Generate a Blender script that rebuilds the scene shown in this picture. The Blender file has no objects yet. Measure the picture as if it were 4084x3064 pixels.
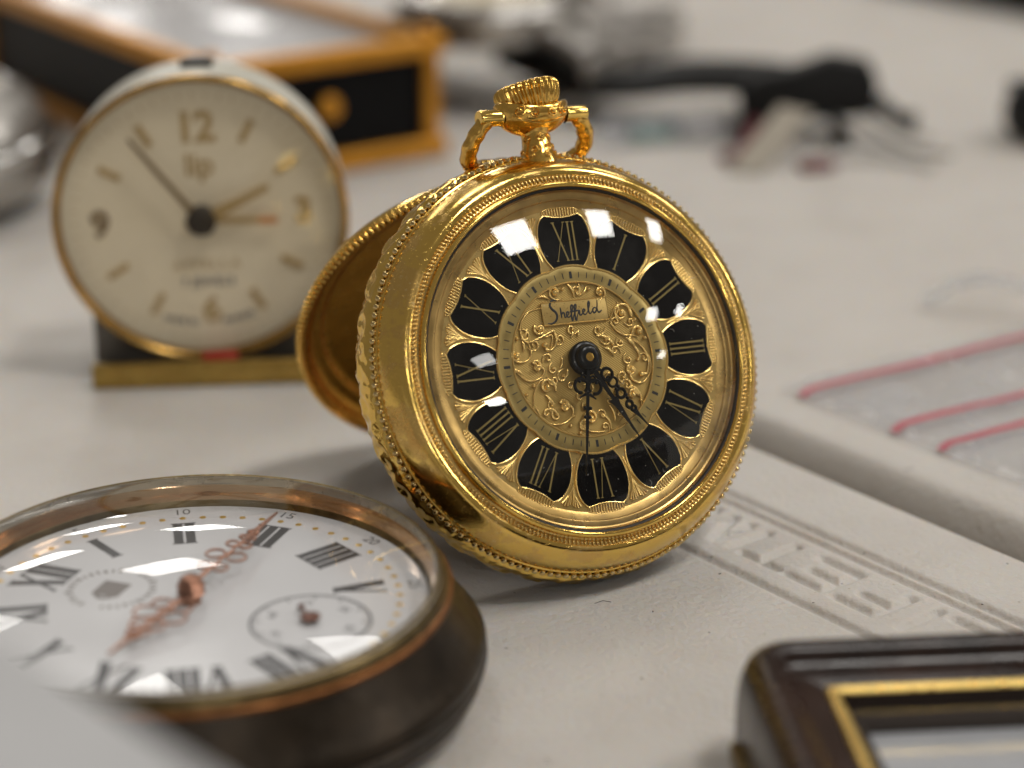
import bpy, math, random
import numpy as np
from mathutils import Matrix, Vector

random.seed(7)
rng = np.random.RandomState(7)
S = 0.001                      # all lengths below are written in millimetres
rad = math.radians
scene = bpy.context.scene
COL = scene.collection

# ------------------------------------------------------------------ camera
PITCH, CAM_H = 20.5, 98.0
cd = bpy.data.cameras.new("camera")
cam = bpy.data.objects.new("camera", cd)
COL.objects.link(cam)
cam.location = (0, 0, CAM_H * S)
cam.rotation_euler = (rad(90 - PITCH), 0, 0)
cd.sensor_width = 36.0
cd.lens = 76.05
cd.clip_start = 0.005
cd.clip_end = 50.0
cd.dof.use_dof = True
cd.dof.focus_distance = 0.2205
cd.dof.aperture_fstop = 12.5
cd.dof.aperture_blades = 0
scene.camera = cam

# ------------------------------------------------------------------ world
world = bpy.data.worlds.new("World")
scene.world = world
world.use_nodes = True
bg = world.node_tree.nodes["Background"]
bg.inputs[0].default_value = (0.60, 0.54, 0.465, 1)
bg.inputs[1].default_value = 0.34

# ------------------------------------------------------------------ ceiling lamps
# square fluorescent panels in rows, 2.2 m above the table, in line with the table
TX, TY = 0.6204, -0.7842       # along the table's fold
NX, NY = 0.7842, 0.6204        # across the fold, away from the camera


def ceiling_lamp(t, n, power=13.5, size=0.42, h=2.2):
    ld = bpy.data.lights.new("ceiling_lamp", 'AREA')
    ld.shape = 'SQUARE'
    ld.size = size
    ld.energy = power
    ld.color = (1.0, 0.97, 0.925)
    o = bpy.data.objects.new("ceiling_lamp", ld)
    COL.objects.link(o)
    o.location = (TX * t + NX * n, TY * t + NY * n, h)
    o.rotation_euler = (0, 0, math.atan2(TY, TX))
    return o


# rows running back from the table: weaker tubes
for t, n in ((-3.4, 0.45), (-3.4, 1.75), (-1.35, 0.45), (-1.35, 1.75), (-1.35, 3.15),
             (-5.45, 1.75), (-5.45, 3.15), (-7.5, 3.15), (-7.5, 4.55), (-9.5, 4.55)):
    ceiling_lamp(t, n, power=8.0 if t > -5 else 18.0, size=0.46)
# rows overhead and to the right
for t, n in ((0.75, 0.45), (0.75, 1.75), (0.75, 3.15), (2.85, 3.15), (2.85, 4.55), (5.0, 4.55)):
    ceiling_lamp(t, n, power=20.0)
# rows behind the camera
ceiling_lamp(2.85, -1.1, power=8.0)
ceiling_lamp(5.1, -1.8, power=60.0, size=0.6)

# ------------------------------------------------------------------ render look
scene.view_settings.view_transform = 'Standard'
scene.view_settings.look = 'None'
scene.view_settings.exposure = -0.15
scene.view_settings.gamma = 1.0
scene.cycles.max_bounces = 10
scene.cycles.transparent_max_bounces = 16
scene.cycles.caustics_reflective = False
scene.cycles.caustics_refractive = False
scene.cycles.sample_clamp_indirect = 6.0
scene.cycles.use_denoising = True


# ================================================================== materials
class NT:
    def __init__(self, name):
        self.m = bpy.data.materials.new(name)
        self.m.use_nodes = True
        self.t = self.m.node_tree
        self.p = self.t.nodes["Principled BSDF"]
        self.out = self.t.nodes["Material Output"]
        self._co = None

    def n(self, typ, **kw):
        nd = self.t.nodes.new(typ)
        for k, v in kw.items():
            setattr(nd, k, v)
        return nd

    def l(self, a, b):
        self.t.links.new(a, b)

    @property
    def co(self):                 # object coordinates in millimetres
        if self._co is None:
            tc = self.n("ShaderNodeTexCoord")
            mp = self.n("ShaderNodeMapping")
            mp.inputs["Scale"].default_value = (1000, 1000, 1000)
            self.l(tc.outputs["Object"], mp.inputs["Vector"])
            self._co = mp.outputs["Vector"]
        return self._co

    def noise(self, scale, detail=3, rough=0.55, vec=None):
        nd = self.n("ShaderNodeTexNoise")
        nd.inputs["Scale"].default_value = scale
        nd.inputs["Detail"].default_value = detail
        nd.inputs["Roughness"].default_value = rough
        self.l(vec or self.co, nd.inputs["Vector"])
        return nd.outputs["Fac"]

    def ramp(self, fac, stops):
        r = self.n("ShaderNodeValToRGB")
        el = r.color_ramp.elements
        while len(el) < len(stops):
            el.new(0.5)
        for e, (p, c) in zip(el, stops):
            e.position = p
            e.color = c if len(c) == 4 else (*c, 1)
        self.l(fac, r.inputs[0])
        return r.outputs[0]

    def vr(self, fac, a, b, lo=0.3, hi=0.7):
        r = self.n("ShaderNodeMapRange")
        r.inputs["From Min"].default_value = lo
        r.inputs["From Max"].default_value = hi
        r.inputs["To Min"].default_value = a
        r.inputs["To Max"].default_value = b
        self.l(fac, r.inputs["Value"])
        return r.outputs["Result"]

    def mix(self, fac, a, b):
        m = self.n("ShaderNodeMix")
        m.data_type = 'RGBA'
        if isinstance(fac, float):
            m.inputs[0].default_value = fac
        else:
            self.l(fac, m.inputs[0])
        for i, c in ((6, a), (7, b)):
            if isinstance(c, tuple):
                m.inputs[i].default_value = (*c, 1) if len(c) == 3 else c
            else:
                self.l(c, m.inputs[i])
        return m.outputs[2]

    def bump(self, h, dist_mm, strength=1.0, prev=None):
        b = self.n("ShaderNodeBump")
        b.inputs["Distance"].default_value = dist_mm * S
        b.inputs["Strength"].default_value = strength
        self.l(h, b.inputs["Height"])
        if prev is not None:
            self.l(prev, b.inputs["Normal"])
        return b.outputs["Normal"]

    def set(self, **kw):
        for k, v in kw.items():
            i = self.p.inputs[k.replace("_", " ")]
            if hasattr(v, "node"):
                self.l(v, i)
            elif isinstance(v, tuple) and len(v) == 3 and i.type == 'RGBA':
                i.default_value = (*v, 1)
            else:
                i.default_value = v
        return self


MAT = {}


def simple(name, base, rough=0.5, metallic=0.0, nscale=None, namt=0.12, bump=None, **kw):
    m = NT(name)
    if nscale:
        f = m.noise(nscale)
        lo = tuple(c * (1 - namt) for c in base)
        hi = tuple(min(1, c * (1 + namt)) for c in base)
        m.set(Base_Color=m.ramp(f, [(0.3, lo), (0.7, hi)]))
        m.set(Roughness=m.vr(m.noise(nscale * 2.3), rough * 0.8, rough * 1.25))
    else:
        m.set(Base_Color=base, Roughness=rough)
    m.set(Metallic=metallic)
    if bump:
        m.set(Normal=m.bump(m.noise(bump[0], 4), bump[1]))
    m.set(**kw)
    MAT[name] = m.m
    return m.m


GOLD = (0.90, 0.60, 0.155)


def gold_worn():
    m = NT("gold_worn")
    fine = m.noise(2.2, 6, 0.7)
    big = m.noise(0.22, 5, 0.65)
    patch = m.ramp(big, [(0.50, (0, 0, 0)), (0.54, (1, 1, 1))])
    speck = m.ramp(fine, [(0.58, (0, 0, 0)), (0.68, (1, 1, 1))])
    c = m.mix(patch, GOLD, (0.80, 0.52, 0.16))
    mp = m.n("ShaderNodeMath", operation='MULTIPLY')
    m.l(patch, mp.inputs[0]); m.l(speck, mp.inputs[1])
    c = m.mix(mp.outputs[0], c, (0.86, 0.64, 0.30))
    r = m.n("ShaderNodeMath", operation='MULTIPLY_ADD')
    m.l(patch, r.inputs[0]); r.inputs[1].default_value = 0.12
    m.l(m.vr(fine, 0.07, 0.14), r.inputs[2])
    mps = m.n("ShaderNodeMapping")
    mps.inputs["Scale"].default_value = (0.35, 9.0, 3.0)
    mps.inputs["Rotation"].default_value = (0.3, 0.2, 0.9)
    m.l(m.co, mps.inputs["Vector"])
    scr = m.ramp(m.noise(1.0, 2, 0.5, mps.outputs["Vector"]), [(0.66, (0, 0, 0)), (0.70, (1, 1, 1))])
    sm = m.n("ShaderNodeMath", operation='MULTIPLY_ADD')
    m.l(m.ramp(m.noise(0.12, 3, 0.6), [(0.42, (0, 0, 0)), (0.62, (1, 1, 1))]), sm.inputs[0])
    sm.inputs[1].default_value = 0.045
    m.l(r.outputs[0], sm.inputs[2])
    m.set(Base_Color=c, Metallic=1.0, Roughness=sm.outputs[0],
          Normal=m.bump(m.noise(3.0, 5, 0.7), 0.008, prev=m.bump(scr, 0.006)))
    MAT["gold_worn"] = m.m


gold_worn()
simple("gold_polished", GOLD, 0.11, 1.0, nscale=0.8, namt=0.08, bump=(1.2, 0.01))
simple("gold_cast", (0.80, 0.49, 0.12), 0.17, 1.0, nscale=1.4, namt=0.15, bump=(2.0, 0.012))
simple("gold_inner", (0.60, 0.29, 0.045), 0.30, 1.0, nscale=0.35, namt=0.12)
simple("gold_bead", (0.72, 0.54, 0.25), 0.22, 1.0, nscale=0.12, namt=0.3)
simple("gold_print", (0.36, 0.275, 0.10), 0.38, 0.8)
simple("gold_relief", (0.90, 0.63, 0.22), 0.24, 0.85)
simple("black_enamel", (0.0015, 0.0015, 0.0018), 0.16, Specular_IOR_Level=0.25)
simple("black_steel", (0.004, 0.004, 0.004), 0.28, 0.0, Specular_IOR_Level=0.3)
simple("black_ink", (0.008, 0.007, 0.006), 0.5)


def gold_dial():
    m = NT("gold_dial")
    m.set(Base_Color=m.ramp(m.noise(0.5), [(0.3, (0.56, 0.38, 0.125)), (0.7, (0.64, 0.45, 0.16))]),
          Metallic=0.8, Roughness=m.vr(m.noise(6, 3), 0.26, 0.38),
          Normal=m.bump(m.noise(9, 3), 0.012))
    MAT["gold_dial"] = m.m
    m = NT("gold_hatched")            # fine diagonal engine turning
    w = m.n("ShaderNodeTexWave", wave_type='BANDS', bands_direction='X')
    mp = m.n("ShaderNodeMapping")
    mp.inputs["Rotation"].default_value = (0, 0, rad(-50))
    m.l(m.co, mp.inputs["Vector"])
    m.l(mp.outputs["Vector"], w.inputs["Vector"])
    w.inputs["Scale"].default_value = 1.55
    w.inputs["Distortion"].default_value = 0.4
    w.inputs["Detail"].default_value = 1
    m.set(Base_Color=(0.47, 0.315, 0.095), Metallic=0.8, Roughness=0.34, Normal=m.bump(w.outputs["Fac"], 0.045))
    MAT["gold_hatched"] = m.m


gold_dial()
simple("gold_ring", (0.74, 0.50, 0.17), 0.26, 1.0, nscale=0.3, namt=0.15)
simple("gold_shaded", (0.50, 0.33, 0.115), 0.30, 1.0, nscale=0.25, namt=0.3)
simple("gold_chapter", (0.42, 0.31, 0.11), 0.36, 0.8, nscale=0.4, namt=0.08)


def glass_mat(name, ior=1.6, tint=(1, 1, 1), haze=0.0, rough=0.0, smear=0.0):
    m = NT(name)
    m.t.nodes.remove(m.p)
    tr = m.n("ShaderNodeBsdfTransparent")
    tr.inputs[0].default_value = (*tint, 1)
    gl = m.n("ShaderNodeBsdfGlossy")
    gl.inputs["Roughness"].default_value = rough
    if haze:
        m.l(m.bump(m.noise(0.22, 3, 0.5), 0.9), gl.inputs["Normal"])
    # Schlick reflectance, the same from both sides of a thin sheet
    f0 = ((ior - 1) / (ior + 1)) ** 2
    ge = m.n("ShaderNodeNewGeometry")
    dt = m.n("ShaderNodeVectorMath", operation='DOT_PRODUCT')
    m.l(ge.outputs["Normal"], dt.inputs[0]); m.l(ge.outputs["Incoming"], dt.inputs[1])
    ab = m.n("ShaderNodeMath", operation='ABSOLUTE')
    m.l(dt.outputs["Value"], ab.inputs[0])
    om = m.n("ShaderNodeMath", operation='SUBTRACT', use_clamp=True)
    om.inputs[0].default_value = 1.0
    m.l(ab.outputs[0], om.inputs[1])
    pw = m.n("ShaderNodeMath", operation='POWER')
    m.l(om.outputs[0], pw.inputs[0]); pw.inputs[1].default_value = 5.0
    fr = m.n("ShaderNodeMath", operation='MULTIPLY_ADD')
    m.l(pw.outputs[0], fr.inputs[0]); fr.inputs[1].default_value = 1 - f0; fr.inputs[2].default_value = f0
    mx = m.n("ShaderNodeMixShader")
    m.l(fr.outputs[0], mx.inputs[0])
    m.l(tr.outputs[0], mx.inputs[1])
    m.l(gl.outputs[0], mx.inputs[2])
    res = mx.outputs[0]
    if haze:
        df = m.n("ShaderNodeBsdfDiffuse")
        df.inputs[0].default_value = (0.72, 0.74, 0.80, 1)
        tl = m.n("ShaderNodeBsdfTranslucent")
        tl.inputs[0].default_value = (0.72, 0.74, 0.80, 1)
        ad = m.n("ShaderNodeMixShader")
        m.l(df.outputs[0], ad.inputs[1]); m.l(tl.outputs[0], ad.inputs[2])
        mh = m.n("ShaderNodeMixShader")
        f = m.vr(m.noise(0.13, 3), haze * 0.4, haze * 1.8)
        m.l(f, mh.inputs[0])
        m.l(res, mh.inputs[1]); m.l(ad.outputs[0], mh.inputs[2])
        res = mh.outputs[0]
    if smear:                        # thin film of grease and dust
        df = m.n("ShaderNodeBsdfDiffuse")
        df.inputs[0].default_value = (0.7, 0.68, 0.65, 1)
        mh = m.n("ShaderNodeMixShader")
        m.l(m.vr(m.noise(0.16, 6, 0.7), 0.0, smear, 0.45, 0.75), mh.inputs[0])
        m.l(res, mh.inputs[1]); m.l(df.outputs[0], mh.inputs[2])
        res = mh.outputs[0]
    m.l(res, m.out.inputs["Surface"])
    MAT[name] = m.m
    return m


glass_mat("crystal", 1.5, smear=0.018)
glass_mat("crystal_flat", 1.5)
glass_mat("crystal_smeared", 1.7, rough=0.14)
bagm = glass_mat("plastic_film", 1.55, haze=0.22, rough=0.04)


def table_mat():
    m = NT("table_plastic")
    geo = m.co
    n1 = m.noise(0.9, 5, 0.6)
    n2 = m.noise(0.05, 4, 0.6)
    base = m.ramp(n2, [(0.3, (0.53, 0.49, 0.445)), (0.5, (0.58, 0.545, 0.503)), (0.7, (0.605, 0.57, 0.528))])
    dirt = m.ramp(m.noise(0.55, 6, 0.75), [(0.30, (1, 1, 1)), (0.36, (0, 0, 0))])
    base = m.mix(dirt, base, (0.46, 0.42, 0.37))
    spots = m.n("ShaderNodeTexVoronoi")
    spots.inputs["Scale"].default_value = 0.34
    m.l(geo, spots.inputs["Vector"])
    sp = m.ramp(spots.outputs["Distance"], [(0.035, (1, 1, 1)), (0.06, (0, 0, 0))])
    base = m.mix(sp, base, (0.44, 0.39, 0.325))
    b = m.bump(m.noise(1.3, 3, 0.5), 0.2)
    b = m.bump(n1, 0.05, prev=b)
    m.set(Base_Color=base, Roughness=m.vr(m.noise(0.7), 0.42, 0.55), Specular_IOR_Level=0.4, Normal=b,
          Subsurface_Weight=0.5, Subsurface_Scale=0.001, Subsurface_Radius=(1.3, 0.85, 0.5))
    MAT["table_plastic"] = m.m


table_mat()
simple("white_enamel", (0.72, 0.72, 0.735), 0.12, nscale=0.06, namt=0.03, Coat_Weight=0.5, Coat_Roughness=0.03)
simple("numeral_black", (0.02, 0.02, 0.024), 0.3)
simple("numeral_grey", (0.10, 0.10, 0.11), 0.4)
simple("dot_gold", (0.75, 0.50, 0.12), 0.3, 0.6)
simple("rose_gold", (0.72, 0.47, 0.28), 0.15, 1.0, nscale=0.5, namt=0.1, bump=(0.8, 0.02))
simple("rose_hand", (0.38, 0.19, 0.125), 0.32, 0.9, nscale=1.0, namt=0.2)
simple("grey_edge", (0.40, 0.37, 0.31), 0.3, 0.6, nscale=0.4, namt=0.15)
simple("dark_rose", (0.16, 0.075, 0.055), 0.35, 0.7)
simple("copper_line", (0.24, 0.10, 0.036), 0.32, 1.0, nscale=0.6, namt=0.3)
simple("brass_dull", (0.13, 0.095, 0.045), 0.36, 1.0, nscale=0.6, namt=0.3)
simple("dark_patina", (0.030, 0.021, 0.013), 0.36, 0.7, nscale=0.25, namt=0.35, bump=(0.7, 0.04))
simple("refraction_grey", (0.62, 0.60, 0.56), 0.3, 0.9, nscale=0.5)  # pale grey imitating the dial's refraction in the crystal edge
simple("cream_paint", (0.60, 0.58, 0.50), 0.32, nscale=0.1, namt=0.06, bump=(0.6, 0.02))
simple("cream_dial", (0.94, 0.82, 0.59), 0.35, nscale=0.08, namt=0.04)
simple("brass_bezel", (0.50, 0.30, 0.085), 0.22, 1.0, nscale=0.3, namt=0.25)
simple("gilt_mark", (0.58, 0.41, 0.18), 0.4, 0.3)
simple("bronze_mark", (0.27, 0.18, 0.08), 0.4, 0.3)
simple("dark_mark", (0.05, 0.04, 0.03), 0.4, 0.2)
simple("grey_mark", (0.22, 0.20, 0.19), 0.5)
simple("orange_tip", (0.70, 0.30, 0.09), 0.4)
simple("red_plastic", (0.42, 0.008, 0.010), 0.35)
simple("dark_metal", (0.13, 0.12, 0.105), 0.40, 0.3, nscale=0.2, namt=0.25)
simple("brass_strip", (0.42, 0.28, 0.08), 0.30, 1.0, nscale=0.3, namt=0.15)
simple("gilt_frame", (0.60, 0.275, 0.035), 0.34, 0.85, nscale=0.15, namt=0.12)
simple("black_panel", (0.003, 0.003, 0.0035), 0.4, nscale=0.3, Specular_IOR_Level=0.12)
simple("steel", (0.60, 0.59, 0.57), 0.16, 1.0, nscale=0.2, namt=0.08)
simple("steel_brushed", (0.42, 0.40, 0.375), 0.34, 1.0, nscale=0.2, namt=0.12)
simple("black_leather", (0.005, 0.005, 0.005), 0.55, nscale=0.6, bump=(0.9, 0.12), Specular_IOR_Level=0.25)
simple("paper_tag", (0.36, 0.32, 0.26), 0.7, nscale=0.4, namt=0.05)
simple("red_thread", (0.13, 0.012, 0.02), 0.6)
simple("pale_wrap", (0.62, 0.60, 0.57), 0.4, nscale=0.2)
simple("green_print", (0.20, 0.32, 0.28), 0.5)
simple("red_print", (0.50, 0.075, 0.11), 0.4)
simple("brown_lacquer", (0.022, 0.009, 0.005), 0.24, nscale=0.12, namt=0.6, Specular_IOR_Level=0.25)
simple("dark_mount", (0.020, 0.012, 0.008), 0.6, Specular_IOR_Level=0.2)
simple("gilt_fillet", (0.80, 0.56, 0.18), 0.30, 1.0, nscale=0.5, namt=0.1)
simple("silvered_panel", (0.66, 0.68, 0.72), 0.18, 0.45, nscale=0.1, namt=0.08)
simple("white_card", (0.44, 0.44, 0.445), 0.6, nscale=0.1, namt=0.02)
simple("dust_white", (0.6, 0.57, 0.5), 0.8)
simple("lint", (0.05, 0.04, 0.035), 0.8)


# ================================================================== mesh helpers
class MB:
    """collects vertices and faces (millimetres) for ONE mesh"""

    def __init__(self):
        self.v, self.f = [], []

    def add(self, v, f):
        b = len(self.v)
        self.v.extend([tuple(map(float, p)) for p in v])
        self.f.extend([tuple(i + b for i in q) for q in f])
        return self

    def lathe(self, prof, n=96, cx=0, cy=0, axis='z', sx=1, sy=1, rfun=None, close=False):
        v, f = [], []
        for (r, z) in prof:
            for k in range(n):
                a = 2 * math.pi * k / n
                rr = r if rfun is None else rfun(r, z, a)
                x, y = rr * math.cos(a) * sx, rr * math.sin(a) * sy
                v.append({'z': (cx + x, cy + y, z), 'y': (cx + x, z, cy + y), 'x': (z, cx + x, cy + y)}[axis])
        for i in range(len(prof) - 1):
            for k in range(n):
                k2 = (k + 1) % n
                q = (i * n + k, i * n + k2, (i + 1) * n + k2, (i + 1) * n + k)
                f.append(q if axis != 'y' else q[::-1])
        if close:
            f.append(tuple(range(n))[::-1])
            f.append(tuple((len(prof) - 1) * n + k for k in range(n)))
        return self.add(v, f)

    def disc(self, r, z, n=96, cx=0, cy=0):
        v = [(cx, cy, z)] + [(cx + r * math.cos(2 * math.pi * k / n), cy + r * math.sin(2 * math.pi * k / n), z) for k in range(n)]
        return self.add(v, [(0, k + 1, (k + 1) % n + 1) for k in range(n)])

    def tube(self, pts, r, n=8, closed=False, flat=1.0):
        P = [Vector(p) for p in pts]
        m = len(P)
        v, f = [], []
        up = Vector((0, 0, 1))
        last = None
        for i in range(m):
            if closed:
                t = P[(i + 1) % m] - P[i - 1]
            else:
                t = P[min(i + 1, m - 1)] - P[max(i - 1, 0)]
            t.normalize()
            ref = up if abs(t.z) < 0.9 else Vector((1, 0, 0))
            if last is not None:
                s = last - t * last.dot(t)
                s = s.normalized() if s.length > 1e-6 else t.cross(ref).normalized()
            else:
                s = t.cross(ref).normalized()
            last = s
            u = s.cross(t)
            rr = r[i] if isinstance(r, (list, tuple)) else r
            for k in range(n):
                a = 2 * math.pi * k / n
                v.append(P[i] + s * (rr * math.cos(a)) + u * (rr * math.sin(a) * flat))
        for i in range(m if closed else m - 1):
            j = (i + 1) % m
            for k in range(n):
                k2 = (k + 1) % n
                f.append((i * n + k, i * n + k2, j * n + k2, j * n + k))
        if not closed:
            f.append(tuple(range(n))[::-1])
            f.append(tuple((m - 1) * n + k for k in range(n)))
        return self.add(v, f)

    def box(self, c, s, bev=0.0):
        x, y, z = s[0] / 2, s[1] / 2, s[2] / 2
        if bev <= 0:
            v = [(c[0] + a * x, c[1] + b * y, c[2] + d * z) for a in (-1, 1) for b in (-1, 1) for d in (-1, 1)]
            f = [(0, 1, 3, 2), (4, 6, 7, 5), (0, 4, 5, 1), (2, 3, 7, 6), (0, 2, 6, 4), (1, 5, 7, 3)]
            return self.add(v, f)
        import bmesh
        bm = bmesh.new()
        bmesh.ops.create_cube(bm, size=1.0)
        for q in bm.verts:
            q.co = (q.co.x * s[0], q.co.y * s[1], q.co.z * s[2])
        bmesh.ops.bevel(bm, geom=bm.edges[:] + bm.verts[:], offset=bev, segments=3, affect='EDGES', profile=0.5)
        bm.verts.index_update()
        v = [(q.co.x + c[0], q.co.y + c[1], q.co.z + c[2]) for q in bm.verts]
        f = [tuple(w.index for w in q.verts) for q in bm.faces]
        bm.free()
        return self.add(v, f)

    def ball(self, c, r, n=10, m=6, sz=1.0):
        v, f = [], []
        for i in range(m + 1):
            ph = math.pi * i / m
            for k in range(n):
                a = 2 * math.pi * k / n
                v.append((c[0] + r * math.sin(ph) * math.cos(a), c[1] + r * math.sin(ph) * math.sin(a), c[2] + r * sz * math.cos(ph)))
        for i in range(m):
            for k in range(n):
                k2 = (k + 1) % n
                f.append((i * n + k, (i + 1) * n + k, (i + 1) * n + k2, i * n + k2))
        return self.add(v, f)

    def bar(self, a, b, w, z0, z1, w2=None):
        """flat tapered bar between two plane points"""
        a, b = np.array(a, float), np.array(b, float)
        d = b - a
        d /= np.linalg.norm(d)
        s = np.array([-d[1], d[0]])
        w2 = w if w2 is None else w2
        p = [a - s * w / 2, a + s * w / 2, b + s * w2 / 2, b - s * w2 / 2]
        v = [(*q, z0) for q in p] + [(*q, z1) for q in p]
        return self.add(v, [(3, 2, 1, 0), (4, 5, 6, 7), (0, 1, 5, 4), (1, 2, 6, 5), (2, 3, 7, 6), (3, 0, 4, 7)][0:6])

    def prism(self, outline, z0, z1, dome=0.0):
        """closed outline (counter-clockwise) extruded, top fanned to its centre"""
        n = len(outline)
        c = np.mean(np.array(outline, float), axis=0)
        v = [(*p, z0) for p in outline] + [(*p, z1) for p in outline] + [(c[0], c[1], z1 + dome)]
        f = [(i, (i + 1) % n, n + (i + 1) % n, n + i) for i in range(n)]
        f += [(n + i, n + (i + 1) % n, 2 * n) for i in range(n)]
        return self.add(v, f)

    def grid(self, X, Y, Z):
        h, w = X.shape
        v = np.stack([X, Y, Z], -1).reshape(-1, 3)
        f = [(i * w + j, i * w + j + 1, (i + 1) * w + j + 1, (i + 1) * w + j) for i in range(h - 1) for j in range(w - 1)]
        return self.add(v, f)

    def xf(self, fn):
        self.v = [tuple(fn(p)) for p in self.v]
        return self

    def mesh(self, name, smooth=True, sharp=40):
        me = bpy.data.meshes.new(name)
        me.from_pydata([(x * S, y * S, z * S) for x, y, z in self.v], [], self.f)
        me.update()
        if smooth:
            me.polygons.foreach_set("use_smooth", [True] * len(me.polygons))
            me.set_sharp_from_angle(angle=rad(sharp))
        return me

    def obj(self, name, mat, parent=None, smooth=True, sharp=40):
        return link(name, self.mesh(name, smooth, sharp), mat, parent)


def link(name, me, mat, parent=None, loc=None, rz=None):
    if mat and not me.materials:
        me.materials.append(MAT[mat])
    o = bpy.data.objects.new(name, me)
    COL.objects.link(o)
    if parent is not None:
        o.parent = parent
    if loc is not None:
        o.location = Vector(loc) * S
    if rz is not None:
        o.rotation_euler = (0, 0, rz)
    return o


def tag(o, label, cat, group=None):
    o["label"] = label
    o["category"] = cat
    if group:
        o["group"] = group
    return o


def thing(name, label, cat, loc, rot=None, group=None):
    o = bpy.data.objects.new(name, None)
    o.empty_display_size = 0.005
    COL.objects.link(o)
    M = rot.to_4x4() if rot is not None else Matrix.Identity(4)
    M.translation = Vector(loc) * S
    o.matrix_world = M
    return tag(o, label, cat, group)


def recentre(t, loc):
    """move a thing's empty to its base without moving its parts"""
    d = Vector(loc) * S
    t.location = d
    for ch in t.children:
        ch.location = ch.location - d


def rotz(a):
    return Matrix.Rotation(rad(a), 3, 'Z')


def smooth_path(pts, sub=6, closed=False):
    P = [np.array(p, float) for p in pts]
    n = len(P)
    out = []
    rng_ = range(n) if closed else range(n - 1)
    for i in rng_:
        p0 = P[i - 1] if (closed or i > 0) else P[0]
        p1, p2 = P[i], P[(i + 1) % n]
        p3 = P[(i + 2) % n] if (closed or i + 2 < n) else P[-1]
        for k in range(sub):
            t = k / sub
            out.append(0.5 * ((2 * p1) + (-p0 + p2) * t + (2 * p0 - 5 * p1 + 4 * p2 - p3) * t * t + (-p0 + 3 * p1 - 3 * p2 + p3) * t ** 3))
    if not closed:
        out.append(P[-1])
    return out


def text_mesh(name, s, size, depth=0.05, space=1.0, bold=0.0, smooth=False):
    """flat lettering in Blender's own font, centred on the origin, millimetres"""
    cu = bpy.data.curves.new(name, 'FONT')
    cu.body = s
    cu.size = size * S
    cu.align_x = 'CENTER'
    cu.align_y = 'CENTER'
    cu.extrude = depth * S
    cu.offset = bold * S
    cu.space_character = space
    cu.resolution_u = 4
    tmp = bpy.data.objects.new(name, cu)
    COL.objects.link(tmp)
    dg = bpy.context.evaluated_depsgraph_get()
    me = bpy.data.meshes.new_from_object(tmp.evaluated_get(dg))
    bpy.data.objects.remove(tmp)
    bpy.data.curves.remove(cu)
    me.name = name
    return me


def roman_bars(s, h, thick, thin, pitch, vw):
    """strokes of a roman numeral, centred; each (a, b, width)"""
    out, x = [], 0.0
    for ch in s:
        if ch == 'I':
            out.append(((x, -h / 2), (x, h / 2), thick, 1)); x += pitch
        elif ch == 'V':
            x += 0.12 * vw
            out.append(((x, h / 2), (x + vw * 0.5, -h / 2), thick, 1))
            out.append(((x + vw, h / 2), (x + vw * 0.5, -h / 2), thin, 1)); x += vw + pitch * 0.9
        else:
            out.append(((x, h / 2), (x + vw, -h / 2), thick, 1))
            out.append(((x + vw, h / 2), (x, -h / 2), thin, 1)); x += vw + pitch * 0.9
    xs = [p[0] for b in out for p in b[:2]]
    c = (min(xs) + max(xs)) / 2
    return [((a[0] - c, a[1]), (b[0] - c, b[1]), w, q) for a, b, w, q in out]


def roman_mb(s, h, thick, thin, pitch, vw, z0, z1, serif):
    mb = MB()
    for i, (a, b, w, _) in enumerate(roman_bars(s, h, thick, thin, pitch, vw)):
        zz = z1 + 0.003 * i
        mb.bar(a, b, w, z0, zz)
        for p in (a, b):
            if abs(p[1]) > h / 2 - 1e-6 and serif > 0:
                mb.bar((p[0] - w / 2 - serif, p[1]), (p[0] + w / 2 + serif, p[1]), serif * 0.9, z0, zz + 0.0015)
    return mb


# ================================================================== the table
def sdf_seg(U, V, a, b):
    a, b = np.array(a), np.array(b)
    d = b - a
    L = d @ d
    t = np.clip(((U - a[0]) * d[0] + (V - a[1]) * d[1]) / L, 0, 1)
    return np.hypot(U - a[0] - t * d[0], V - a[1] - t * d[1])


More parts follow.
